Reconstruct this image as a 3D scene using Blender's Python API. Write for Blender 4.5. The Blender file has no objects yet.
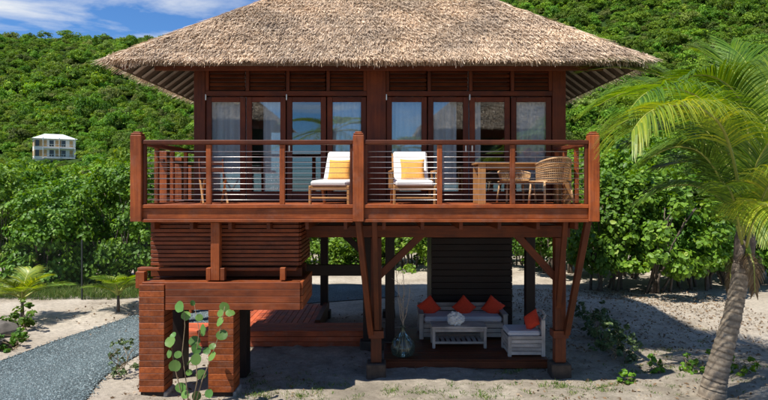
import bpy, math, random
import numpy as np
from mathutils import Vector, Quaternion, Matrix
rng = np.random.default_rng(7); random.seed(7)
sc = bpy.context.scene
R = math.radians
# ------------------------------------------------------------------ camera, sky, sun, exposure
CAMZ = 3.55; F = 600.0; CX = 384.0; HY = 185.0        # horizon row and focal length in photo pixels
cam = bpy.data.cameras.new('camera'); camo = bpy.data.objects.new('camera', cam)
sc.collection.objects.link(camo); sc.camera = camo
camo.location = (0, 0, CAMZ); camo.rotation_euler = (R(90), 0, 0)
cam.sensor_width = 36; cam.lens = 36 * F / 768; cam.shift_y = -(200 - HY) / 768; cam.clip_start = .05; cam.clip_end = 3000
SUND = Vector((.44, .31, -1)).normalized()             # the way sunlight travels
sun = bpy.data.lights.new('sun', 'SUN'); suno = bpy.data.objects.new('sun', sun); sc.collection.objects.link(suno)
sun.energy = 5.0; sun.angle = R(.53); sun.color = (1, .95, .87)
suno.rotation_euler = SUND.to_track_quat('-Z', 'Y').to_euler(); suno.location = (-20, -15, 40)
w = bpy.data.worlds.new('World'); sc.world = w; w.use_nodes = True
nt = w.node_tree; N = nt.nodes; L = nt.links
for n in list(N): N.remove(n)
out = N.new('ShaderNodeOutputWorld'); bg = N.new('ShaderNodeBackground'); bg.inputs[1].default_value = .075
sky = N.new('ShaderNodeTexSky'); sky.sky_type = 'NISHITA'; sky.sun_disc = False
sky.sun_elevation = math.asin(-SUND.z); sky.sun_rotation = math.atan2(-SUND.x, -SUND.y) % (2 * math.pi)
sky.air_density = 1.0; sky.dust_density = .15; sky.ozone_density = 4.0; sky.altitude = 0
tint = N.new('ShaderNodeMix'); tint.data_type = 'RGBA'; tint.blend_type = 'MULTIPLY'; tint.inputs[0].default_value = 1
tint.inputs[7].default_value = (.62, .98, 1.38, 1)
L.new(sky.outputs[0], tint.inputs[6])
tc = N.new('ShaderNodeTexCoord'); sep = N.new('ShaderNodeSeparateXYZ'); L.new(tc.outputs['Generated'], sep.inputs[0])
def wmath(op, a, b):
    m = N.new('ShaderNodeMath'); m.operation = op
    for i, v in enumerate((a, b)):
        if isinstance(v, (int, float)): m.inputs[i].default_value = v
        else: L.new(v, m.inputs[i])
    return m.outputs[0]
dz = wmath('ADD', wmath('MAXIMUM', sep.outputs[2], 0), .12)
comb = N.new('ShaderNodeCombineXYZ'); L.new(wmath('DIVIDE', sep.outputs[0], dz), comb.inputs[0]); L.new(wmath('DIVIDE', sep.outputs[1], dz), comb.inputs[1])
cmap = N.new('ShaderNodeMapping'); cmap.inputs['Location'].default_value = (3.1, 1.7, .4); cmap.inputs['Rotation'].default_value = (0, 0, R(35)); cmap.inputs['Scale'].default_value = (.9, 1.6, 1)
L.new(comb.outputs[0], cmap.inputs[0])
cn = N.new('ShaderNodeTexNoise'); cn.inputs['Scale'].default_value = 1.3; cn.inputs['Detail'].default_value = 9; cn.inputs['Roughness'].default_value = .58; cn.inputs['Distortion'].default_value = .5
L.new(cmap.outputs[0], cn.inputs[0])
cr = N.new('ShaderNodeValToRGB'); cr.color_ramp.elements[0].position = .50; cr.color_ramp.elements[1].position = .72
L.new(cn.outputs[0], cr.inputs[0])
cmix = N.new('ShaderNodeMix'); cmix.data_type = 'RGBA'; cmix.inputs[7].default_value = (8.6, 8.9, 9.2, 1)
L.new(cr.outputs[0], cmix.inputs[0]); L.new(tint.outputs[2], cmix.inputs[6])
L.new(cmix.outputs[2], bg.inputs[0]); L.new(bg.outputs[0], out.inputs[0])
vs = sc.view_settings; vs.view_transform = 'Standard'; vs.look = 'None'; vs.exposure = 0.42; vs.gamma = 1; vs.use_curve_mapping = False

# ------------------------------------------------------------------ helpers
col = sc.collection
def P(px, py, d): return Vector(((px - CX) * d / F, d, CAMZ - (py - HY) * d / F))
def G(px, py, z=0):                                    # ground point seen at a pixel
    d = (CAMZ - z) * F / (py - HY); return Vector(((px - CX) * d / F, d, z))
WL = {}
def tag(o, label=None, cat=None, group=None, kind=None):
    if label: o['label'] = label
    if cat: o['category'] = cat
    if group: o['group'] = group
    if kind: o['kind'] = kind
    return o
def thing(name, label, cat, loc=(0, 0, 0), rz=0, group=None):
    o = bpy.data.objects.new(name, None); o.empty_display_size = .2; col.objects.link(o)
    o.location = loc; o.rotation_euler = (0, 0, rz); WL[o.name] = Vector((0, 0, 0))
    return tag(o, label, cat, group)
def link(name, me, parent=None, c=(0, 0, 0), rot=None, kind=None):
    o = bpy.data.objects.new(name, me); col.objects.link(o); c = Vector(c)
    if parent is not None:
        o.parent = parent; o.location = c - WL[parent.name]
    else: o.location = c
    WL[o.name] = c if parent is not None else Vector((0, 0, 0))
    if rot is not None:
        if isinstance(rot, Quaternion): o.rotation_euler = rot.to_euler()
        else: o.rotation_euler = rot
    if kind: o['kind'] = kind
    return o
def npmesh(name, V, Fc, mat, smooth=False, attr=None):
    """V (n,3); Fc (m,k) array or list of such arrays"""
    me = bpy.data.meshes.new(name); V = np.asarray(V, dtype=np.float32).reshape(-1, 3)
    FL = Fc if isinstance(Fc, list) else [Fc]
    idx = np.concatenate([np.asarray(f).ravel() for f in FL]).astype(np.int32)
    tot = np.concatenate([np.full(len(f), np.asarray(f).shape[1]) for f in FL]).astype(np.int32)
    st = np.concatenate([[0], np.cumsum(tot)[:-1]]).astype(np.int32)
    me.vertices.add(len(V)); me.vertices.foreach_set('co', V.ravel())
    me.loops.add(len(idx)); me.loops.foreach_set('vertex_index', idx)
    me.polygons.add(len(tot)); me.polygons.foreach_set('loop_start', st); me.polygons.foreach_set('loop_total', tot)
    if attr is not None:
        for k, a in attr.items():
            at = me.attributes.new(k, 'FLOAT', 'POINT'); at.data.foreach_set('value', np.asarray(a, dtype=np.float32))
    me.update(calc_edges=True)
    me.polygons.foreach_set('use_smooth', np.full(len(tot), bool(smooth)))
    me.materials.append(mat); return me
BOXC = {}
def box_mesh(sx, sy, sz, mat, b):
    key = (round(sx, 4), round(sy, 4), round(sz, 4), mat.name, b)
    if key in BOXC: return BOXC[key]
    b = min(b, .3 * min(sx, sy, sz)); h = (sx / 2, sy / 2, sz / 2)
    V = []; ix = {}
    for a in (-1, 1):
        for c in (-1, 1):
            for d in (-1, 1):
                s = (a, c, d)
                for ax in range(3):
                    v = [s[i] * (h[i] if i == ax else h[i] - b) for i in range(3)]
                    ix[(s, ax)] = len(V); V.append(v)
    Q = []; T = []
    for ax in range(3):
        u, v = [(1, 2), (2, 0), (0, 1)][ax]
        for s in (-1, 1):
            f = []
            for (p, q) in ((-1, -1), (1, -1), (1, 1), (-1, 1)):
                k = [0, 0, 0]; k[ax] = s; k[u] = p; k[v] = q; f.append(ix[(tuple(k), ax)])
            Q.append(f if s > 0 else f[::-1])
    for ax in range(3):
        u, v = (ax + 1) % 3, (ax + 2) % 3
        for p in (-1, 1):
            for q in (-1, 1):
                k0 = [0, 0, 0]; k1 = [0, 0, 0]; k0[u] = k1[u] = p; k0[v] = k1[v] = q; k0[ax] = -1; k1[ax] = 1
                f = [ix[(tuple(k0), u)], ix[(tuple(k1), u)], ix[(tuple(k1), v)], ix[(tuple(k0), v)]]
                Q.append(f if p * q < 0 else f[::-1])
    for a in (-1, 1):
        for c in (-1, 1):
            for d in (-1, 1):
                f = [ix[((a, c, d), 0)], ix[((a, c, d), 1)], ix[((a, c, d), 2)]]
                T.append(f if a * c * d > 0 else f[::-1])
    me = npmesh('box', V, [np.array(Q), np.array(T)], mat); BOXC[key] = me; return me
def pick(mat, s):
    if isinstance(mat, dict): return mat['xyz'[int(np.argmax(s))]]
    return mat
def box(parent, name, c, s, mat, rot=None, b=.006):
    return link(name, box_mesh(s[0], s[1], s[2], pick(mat, s), b), parent, c, rot)
def bx(parent, name, x0, x1, y0, y1, z0, z1, mat, b=.006):
    return box(parent, name, ((x0 + x1) / 2, (y0 + y1) / 2, (z0 + z1) / 2), (x1 - x0, y1 - y0, z1 - z0), mat, None, b)
def beam(parent, name, p0, p1, w_, h_, mat, up='Y', b=.006):
    p0, p1 = Vector(p0), Vector(p1); d = p1 - p0
    return box(parent, name, (p0 + p1) / 2, (w_, h_, d.length), mat, d.to_track_quat('Z', up), b)
def tube_arr(pts, rad, n=8, caps=True):
    pts = [Vector(p) for p in pts]; V = []; Fq = []; m = len(pts)
    rad = [rad] * m if isinstance(rad, (int, float)) else rad
    ref = None
    for i, p in enumerate(pts):
        d = (pts[min(i + 1, m - 1)] - pts[max(i - 1, 0)]).normalized()
        if ref is None: ref = d.orthogonal().normalized()
        ref = (ref - d * ref.dot(d)).normalized(); bn = d.cross(ref)
        for k in range(n):
            a = 2 * math.pi * k / n; V.append(p + (ref * math.cos(a) + bn * math.sin(a)) * rad[i])
    for i in range(m - 1):
        for k in range(n):
            Fq.append((i * n + k, i * n + (k + 1) % n, (i + 1) * n + (k + 1) % n, (i + 1) * n + k))
    Fl = [np.array(Fq)]
    if caps: Fl.append(np.array([tuple(range(n))[::-1], tuple((m - 1) * n + k for k in range(n))]))
    return np.array([tuple(v) for v in V]), Fl
def join_arr(parts):
    V = []; by = {}; o = 0
    for v, fl in parts:
        V.append(np.asarray(v))
        for f in (fl if isinstance(fl, list) else [fl]):
            f = np.asarray(f); by.setdefault(f.shape[1], []).append(f + o)
        o += len(v)
    return np.concatenate(V), [np.concatenate(f) for f in by.values()]
def tube(parent, name, pts, rad, mat, n=8, smooth=True):
    c = Vector(pts[0]); V, Fl = tube_arr([Vector(p) - c for p in pts], rad, n); mat = mat['z'] if isinstance(mat, dict) else mat
    return link(name, npmesh(name, V, Fl, mat, smooth), parent, c)
def lathe_arr(prof, n=24):
    V = []; Fq = []
    for r, z in prof:
        for k in range(n): V.append((r * math.cos(2 * math.pi * k / n), r * math.sin(2 * math.pi * k / n), z))
    for i in range(len(prof) - 1):
        for k in range(n): Fq.append((i * n + k, i * n + (k + 1) % n, (i + 1) * n + (k + 1) % n, (i + 1) * n + k))
    return np.array(V), [np.array(Fq)]
def unit(a): return a / np.maximum(np.linalg.norm(a, axis=-1, keepdims=True), 1e-9)

# ------------------------------------------------------------------ materials
def newmat(name):
    m = bpy.data.materials.new(name); m.use_nodes = True; t = m.node_tree
    for n in list(t.nodes): t.nodes.remove(n)
    o = t.nodes.new('ShaderNodeOutputMaterial'); return m, t, o
def nd(t, typ, **kw):
    n = t.nodes.new(typ)
    for k, v in kw.items():
        if k.startswith('i_'):
            key = k[2:]; n.inputs[int(key) if key.isdigit() else key.replace('_', ' ')].default_value = v
        else: setattr(n, k, v)
    return n
def ramp(t, stops):
    r = t.nodes.new('ShaderNodeValToRGB'); e = r.color_ramp.elements
    while len(e) < len(stops): e.new(.5)
    for q, (p, c) in zip(e, stops): q.position = p; q.color = (c[0], c[1], c[2], 1)
    return r
def mixc(t, fac, a, b, mode='MIX'):
    m = nd(t, 'ShaderNodeMix', data_type='RGBA', blend_type=mode)
    for i, v in ((0, fac), (6, a), (7, b)):
        if isinstance(v, (int, float)): m.inputs[i].default_value = v
        elif isinstance(v, tuple): m.inputs[i].default_value = (v[0], v[1], v[2], 1)
        else: t.links.new(v, m.inputs[i])
    return m.outputs[2]
def rnd_coords(t, scale):
    tcn = nd(t, 'ShaderNodeTexCoord'); oi = nd(t, 'ShaderNodeObjectInfo')
    ml = nd(t, 'ShaderNodeVectorMath', operation='SCALE'); t.links.new(oi.outputs['Random'], ml.inputs['Scale']); ml.inputs[0].default_value = (37, 53, 71)
    ad = nd(t, 'ShaderNodeVectorMath', operation='ADD'); t.links.new(tcn.outputs['Object'], ad.inputs[0]); t.links.new(ml.outputs[0], ad.inputs[1])
    mp = nd(t, 'ShaderNodeMapping'); mp.inputs['Scale'].default_value = scale; t.links.new(ad.outputs[0], mp.inputs[0])
    return mp.outputs[0], oi.outputs['Random'], ad.outputs[0]
def wood(name, c0, c1, rough=.42, var=.5, weather=.0):
    out = {}
    for ax in 'xyz':
        m, t, o = newmat(name + '_' + ax); s = [26, 26, 26]; s['xyz'.index(ax)] = 1.6
        v, rn, raw = rnd_coords(t, s)
        n1 = nd(t, 'ShaderNodeTexNoise', i_Scale=1.0, i_Detail=7, i_Roughness=.65, i_Distortion=.4); t.links.new(v, n1.inputs[0])
        rp = ramp(t, [(.3, c0), (.7, c1)]); t.links.new(n1.outputs[0], rp.inputs[0])
        mr = nd(t, 'ShaderNodeMapRange', i_3=1 - var * .6, i_4=1 + var * .4); t.links.new(rn, mr.inputs[0])
        hs = nd(t, 'ShaderNodeHueSaturation'); t.links.new(rp.outputs[0], hs.inputs['Color']); t.links.new(mr.outputs[0], hs.inputs['Value'])
        cc = hs.outputs[0]
        n2 = nd(t, 'ShaderNodeTexNoise', i_Scale=2.3, i_Detail=5, i_Roughness=.6); t.links.new(raw, n2.inputs[0])
        r2 = ramp(t, [(.35, (.62, .6, .6)), (.65, (1.12, 1.08, 1.05))]); t.links.new(n2.outputs[0], r2.inputs[0])
        cc = mixc(t, 1.0, cc, r2.outputs[0], 'MULTIPLY')
        if weather:
            n3 = nd(t, 'ShaderNodeTexNoise', i_Scale=5, i_Detail=8, i_Roughness=.7); t.links.new(raw, n3.inputs[0])
            r3 = ramp(t, [(.5, (0, 0, 0)), (.75, (weather,) * 3)]); t.links.new(n3.outputs[0], r3.inputs[0])
            cc = mixc(t, r3.outputs[0], cc, (.3, .25, .21))
        p = nd(t, 'ShaderNodeBsdfPrincipled'); p.inputs['Specular IOR Level'].default_value = .3; t.links.new(cc, p.inputs['Base Color'])
        rr = nd(t, 'ShaderNodeMapRange', i_3=rough - .1, i_4=rough + .22); t.links.new(n2.outputs[0], rr.inputs[0]); t.links.new(rr.outputs[0], p.inputs['Roughness'])
        bp = nd(t, 'ShaderNodeBump', i_Strength=.25, i_Distance=.004); t.links.new(n1.outputs[0], bp.inputs['Height']); t.links.new(bp.outputs[0], p.inputs['Normal'])
        t.links.new(p.outputs[0], o.inputs[0]); out[ax] = m
    return out
def plain(name, c, rough=.6, metal=0, nscale=20, nvar=.2, bump=.1, spec=.5):
    m, t, o = newmat(name); v, rn, raw = rnd_coords(t, (1, 1, 1))
    n1 = nd(t, 'ShaderNodeTexNoise', i_Scale=nscale, i_Detail=6, i_Roughness=.6); t.links.new(raw, n1.inputs[0])
    a = tuple(x * (1 - nvar) for x in c); b = tuple(min(1, x * (1 + nvar)) for x in c)
    rp = ramp(t, [(.3, a), (.7, b)]); t.links.new(n1.outputs[0], rp.inputs[0])
    p = nd(t, 'ShaderNodeBsdfPrincipled', i_Roughness=rough, i_Metallic=metal); p.inputs['Specular IOR Level'].default_value = spec
    t.links.new(rp.outputs[0], p.inputs['Base Color'])
    bp = nd(t, 'ShaderNodeBump', i_Strength=bump, i_Distance=.01); t.links.new(n1.outputs[0], bp.inputs['Height']); t.links.new(bp.outputs[0], p.inputs['Normal'])
    t.links.new(p.outputs[0], o.inputs[0]); return m
def leafmat(name, stops, trans=.25, rough=.45, attr=None, spec=.4, objvar=.25, isl=.7, dry=False):
    m, t, o = newmat(name); g = nd(t, 'ShaderNodeNewGeometry'); oi = nd(t, 'ShaderNodeObjectInfo')
    src = g.outputs['Random Per Island']
    if attr:
        a = nd(t, 'ShaderNodeAttribute', attribute_name=attr)
        mx = nd(t, 'ShaderNodeMix', data_type='FLOAT'); mx.inputs[0].default_value = 1 - isl
        t.links.new(src, mx.inputs[2]); t.links.new(a.outputs['Fac'], mx.inputs[3]); src = mx.outputs[0]
    rp = ramp(t, stops); t.links.new(src, rp.inputs[0])
    if dry:                                            # a few trees of other kinds, olive or dry
        d1 = nd(t, 'ShaderNodeMath', operation='MULTIPLY', i_1=29.3); t.links.new(oi.outputs['Random'], d1.inputs[0]); d2 = nd(t, 'ShaderNodeMath', operation='FRACT'); t.links.new(d1.outputs[0], d2.inputs[0])
        d3 = nd(t, 'ShaderNodeMapRange', i_1=.80, i_2=1.0, i_3=0.0, i_4=.75); t.links.new(d2.outputs[0], d3.inputs[0])
        rp_out = mixc(t, d3.outputs[0], rp.outputs[0], (.20, .205, .07))
    else: rp_out = rp.outputs[0]
    mr = nd(t, 'ShaderNodeMapRange', i_3=1 - objvar, i_4=1 + objvar); t.links.new(oi.outputs['Random'], mr.inputs[0])
    hs = nd(t, 'ShaderNodeHueSaturation'); t.links.new(rp_out, hs.inputs['Color']); t.links.new(mr.outputs[0], hs.inputs['Value'])
    fr = nd(t, 'ShaderNodeMath', operation='MULTIPLY', i_1=13.7); t.links.new(oi.outputs['Random'], fr.inputs[0]); f2 = nd(t, 'ShaderNodeMath', operation='FRACT'); t.links.new(fr.outputs[0], f2.inputs[0])
    hr = nd(t, 'ShaderNodeMapRange', i_3=.5 - .055 * objvar, i_4=.5 + .05 * objvar); t.links.new(f2.outputs[0], hr.inputs[0]); t.links.new(hr.outputs[0], hs.inputs['Hue'])
    p = nd(t, 'ShaderNodeBsdfPrincipled', i_Roughness=rough); p.inputs['Specular IOR Level'].default_value = spec; t.links.new(hs.outputs[0], p.inputs['Base Color'])
    tr = nd(t, 'ShaderNodeBsdfTranslucent'); hs2 = nd(t, 'ShaderNodeHueSaturation', i_Hue=.485, i_Saturation=1.1, i_Value=1.5); t.links.new(hs.outputs[0], hs2.inputs['Color']); t.links.new(hs2.outputs[0], tr.inputs[0])
    ms = nd(t, 'ShaderNodeMixShader', i_0=trans); t.links.new(p.outputs[0], ms.inputs[1]); t.links.new(tr.outputs[0], ms.inputs[2]); t.links.new(ms.outputs[0], o.inputs[0])
    return m
M = {}
M['red'] = wood('red_wood', (.205, .044, .011), (.41, .104, .022), .5, .65, .18)
M['dark'] = wood('dark_red_wood', (.09, .02, .006), (.165, .041, .011), .5, .45)
M['mid'] = wood('shade_darkened_red_wood', (.14, .03, .009), (.25, .062, .016), .5, .5, .1)  # darker copy of the red wood, the deck's shade put into its colour
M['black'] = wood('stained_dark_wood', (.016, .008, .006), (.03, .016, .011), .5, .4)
M['deckred'] = wood('deck_wood', (.44, .085, .032), (.62, .145, .055), .6, .35, .3)
M['raft'] = wood('rafter_wood', (.42, .36, .30), (.60, .53, .45), .6, .3)
M['teak'] = wood('teak', (.36, .17, .055), (.52, .27, .10), .45, .3)
M['wash'] = wood('whitewashed_wood', (.42, .36, .31), (.66, .59, .52), .6, .3)
M['cloth'] = plain('white_canvas', (.78, .76, .72), .9, nscale=60, nvar=.06)
M['lilac'] = plain('pale_grey_canvas', (.62, .59, .60), .9, nscale=60, nvar=.06)
M['orange'] = plain('orange_linen', (.80, .36, .07), .9, nscale=40, nvar=.18)
M['redcloth'] = plain('red_linen', (.72, .055, .018), .9, nscale=40, nvar=.15)
M['curtain'] = plain('curtain_cloth', (.86, .90, .93), .9, nscale=30, nvar=.06)
M['steel'] = plain('steel_cable', (.62, .60, .58), .35, .9, nvar=.05)
M['brass'] = plain('pale_metal', (.8, .75, .62), .3, .7, nvar=.05)
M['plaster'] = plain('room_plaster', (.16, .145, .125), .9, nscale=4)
M['conc'] = plain('weathered_concrete', (.34, .31, .27), .9, nscale=9, nvar=.35, bump=.5)
M['pedestal'] = plain('dark_stained_pedestal', (.06, .042, .03), .85, nscale=9, nvar=.4, bump=.5)
M['fence'] = plain('dark_green_fence_metal', (.02, .026, .022), .6, 0, nvar=.2)
M['coral'] = plain('white_coral', (.82, .80, .76), .9, nscale=70, nvar=.15, bump=.9)
M['rattan'] = plain('rattan', (.50, .30, .14), .55, nscale=30, nvar=.35)
M['white'] = plain('white_stucco', (.84, .78, .66), .85, nscale=3, nvar=.08)
M['ochre'] = plain('ochre_shutters', (.62, .36, .14), .8, nscale=3, nvar=.1)
M['sheet'] = plain('pale_roof_sheet', (.62, .66, .62), .6, nscale=2, nvar=.1)
M['darkwin'] = plain('dark_window', (.03, .035, .04), .15, nvar=.2)
M['bark'] = plain('grey_brown_bark', (.13, .10, .075), .95, nscale=14, nvar=.45, bump=.8)
M['twig'] = plain('dry_twig', (.42, .33, .24), .9, nscale=30, nvar=.25)
M['rock'] = plain('grey_rock', (.13, .115, .095), .95, nscale=6, nvar=.4, bump=.9)
M['stem'] = plain('woody_stem', (.26, .19, .11), .9, nscale=30, nvar=.3)
# thatch
def mk_thatch():
    m, t, o = newmat('thatch_straw'); g = nd(t, 'ShaderNodeNewGeometry'); tcn = nd(t, 'ShaderNodeTexCoord')
    rp = ramp(t, [(0, (.33, .235, .155)), (.2, (.56, .445, .325)), (.6, (.76, .63, .475)), (1, (.92, .80, .64))]); t.links.new(g.outputs['Random Per Island'], rp.inputs[0])
    n = nd(t, 'ShaderNodeTexNoise', i_Scale=1.1, i_Detail=5, i_Roughness=.6); t.links.new(tcn.outputs['Object'], n.inputs[0])
    r2 = ramp(t, [(.32, (.70, .66, .64)), (.66, (1.15, 1.08, 1.0))]); t.links.new(n.outputs[0], r2.inputs[0])
    c = mixc(t, 1.0, rp.outputs[0], r2.outputs[0], 'MULTIPLY')
    p = nd(t, 'ShaderNodeBsdfPrincipled', i_Roughness=.8); p.inputs['Specular IOR Level'].default_value = .2; t.links.new(c, p.inputs['Base Color'])
    tr = nd(t, 'ShaderNodeBsdfTranslucent'); t.links.new(c, tr.inputs[0]); ms = nd(t, 'ShaderNodeMixShader', i_0=.12)
    t.links.new(p.outputs[0], ms.inputs[1]); t.links.new(tr.outputs[0], ms.inputs[2]); t.links.new(ms.outputs[0], o.inputs[0]); return m
M['thatch'] = mk_thatch()
M['thatchcore'] = plain('thatch_layer', (.12, .085, .058), .95, nscale=45, nvar=.5, bump=1)
def mk_glass():
    m, t, o = newmat('door_glass'); fr = nd(t, 'ShaderNodeFresnel', i_IOR=2.0)
    gl = nd(t, 'ShaderNodeBsdfGlossy', i_Roughness=.015); gl.inputs[0].default_value = (.86, .95, 1, 1)
    tr = nd(t, 'ShaderNodeBsdfTransparent'); tr.inputs[0].default_value = (.98, .99, .99, 1)
    ms = nd(t, 'ShaderNodeMixShader'); t.links.new(fr.outputs[0], ms.inputs[0]); t.links.new(tr.outputs[0], ms.inputs[1]); t.links.new(gl.outputs[0], ms.inputs[2]); t.links.new(ms.outputs[0], o.inputs[0]); return m
M['glass'] = mk_glass()
def mk_bottle():
    m, t, o = newmat('green_bottle_glass'); fr = nd(t, 'ShaderNodeFresnel', i_IOR=1.6)
    gl = nd(t, 'ShaderNodeBsdfGlossy', i_Roughness=.03); tr = nd(t, 'ShaderNodeBsdfTransparent'); tr.inputs[0].default_value = (.86, .94, .88, 1)
    ms = nd(t, 'ShaderNodeMixShader'); t.links.new(fr.outputs[0], ms.inputs[0]); t.links.new(tr.outputs[0], ms.inputs[1]); t.links.new(gl.outputs[0], ms.inputs[2])
    df = nd(t, 'ShaderNodeBsdfDiffuse'); df.inputs[0].default_value = (.55, .66, .55, 1); m2 = nd(t, 'ShaderNodeMixShader', i_0=.05)
    t.links.new(ms.outputs[0], m2.inputs[1]); t.links.new(df.outputs[0], m2.inputs[2]); t.links.new(m2.outputs[0], o.inputs[0]); return m
M['bottle'] = mk_bottle()
# leaves
M['forest'] = leafmat('forest_leaves', [(0, (.045, .095, .01)), (.4, (.10, .20, .016)), (.75, (.17, .30, .024)), (1, (.30, .40, .05))], .3, .6, 'crown', .2, .42, .45, True)
M['bush'] = leafmat('broad_leaves', [(0, (.035, .09, .01)), (.5, (.085, .19, .016)), (.85, (.15, .28, .024)), (1, (.30, .36, .06))], .25, .5, 'crown', .32, .2, .7)
M['bushlight'] = leafmat('light_broad_leaves', [(0, (.05, .12, .012)), (.5, (.125, .25, .02)), (.85, (.21, .36, .03)), (1, (.36, .44, .08))], .28, .5, 'crown', .32, .2, .7)
M['grape'] = leafmat('sea_grape_leaves', [(0, (.05, .13, .03)), (.5, (.11, .24, .05)), (.9, (.20, .34, .09)), (1, (.40, .30, .20))], .3, .42, None, .4, .3)
M['palm'] = leafmat('palm_leaflets', [(0, (.06, .13, .01)), (.5, (.13, .23, .016)), (1, (.26, .35, .03))], .35, .42, None, .5, .25)
M['palmyellow'] = leafmat('yellowing_palm_leaflets', [(0, (.12, .21, .016)), (.5, (.22, .32, .025)), (1, (.42, .45, .04))], .35, .4, None, .45, .15)
M['palmshade'] = leafmat('palm_leaflets_painted_shade', [(0, (.035, .085, .01)), (1, (.13, .21, .022))], .3, .42, None, .5, .25)  # darker copy of the palm leaflets, shade of rear fronds painted into the colour
M['shrub'] = leafmat('grey_green_leaves', [(0, (.05, .09, .03)), (.6, (.11, .17, .06)), (1, (.22, .27, .12))], .2, .5, None, .3, .25)
M['grass'] = leafmat('grass_blades', [(0, (.05, .11, .015)), (.6, (.11, .21, .03)), (1, (.32, .33, .12))], .25, .6, None, .2, .1)
M['litter'] = leafmat('dry_litter', [(0, (.10, .065, .035)), (.6, (.24, .16, .09)), (1, (.46, .38, .27))], .1, .9, None, .1, .1)
M['rachis'] = plain('frond_rib', (.30, .32, .06), .5, nscale=20, nvar=.2)
def mk_trunk():
    m, t, o = newmat('palm_trunk_bark'); tcn = nd(t, 'ShaderNodeTexCoord')
    n = nd(t, 'ShaderNodeTexNoise', i_Scale=9, i_Detail=8, i_Roughness=.7); t.links.new(tcn.outputs['Object'], n.inputs[0])
    rp = ramp(t, [(.3, (.13, .10, .07)), (.55, (.32, .26, .19)), (.75, (.48, .41, .32))]); t.links.new(n.outputs[0], rp.inputs[0])
    at = nd(t, 'ShaderNodeAttribute', attribute_name='ring'); nr = nd(t, 'ShaderNodeMapRange', i_1=.35, i_2=.62, i_3=.1, i_4=.95); t.links.new(n.outputs[0], nr.inputs[0]); ml = nd(t, 'ShaderNodeMath', operation='MULTIPLY'); t.links.new(at.outputs['Fac'], ml.inputs[0]); t.links.new(nr.outputs[0], ml.inputs[1])
    p = nd(t, 'ShaderNodeBsdfPrincipled', i_Roughness=.9); t.links.new(mixc(t, ml.outputs[0], rp.outputs[0], (.075, .05, .032)), p.inputs['Base Color'])
    mp = nd(t, 'ShaderNodeMapping'); mp.inputs['Scale'].default_value = (40, 40, 6); t.links.new(tcn.outputs['Object'], mp.inputs[0])
    n2 = nd(t, 'ShaderNodeTexNoise', i_Scale=1, i_Detail=6); t.links.new(mp.outputs[0], n2.inputs[0])
    bp = nd(t, 'ShaderNodeBump', i_Strength=.7, i_Distance=.02); t.links.new(n2.outputs[0], bp.inputs['Height']); t.links.new(bp.outputs[0], p.inputs['Normal']); t.links.new(p.outputs[0], o.inputs[0]); return m
M['trunk'] = mk_trunk()
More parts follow.
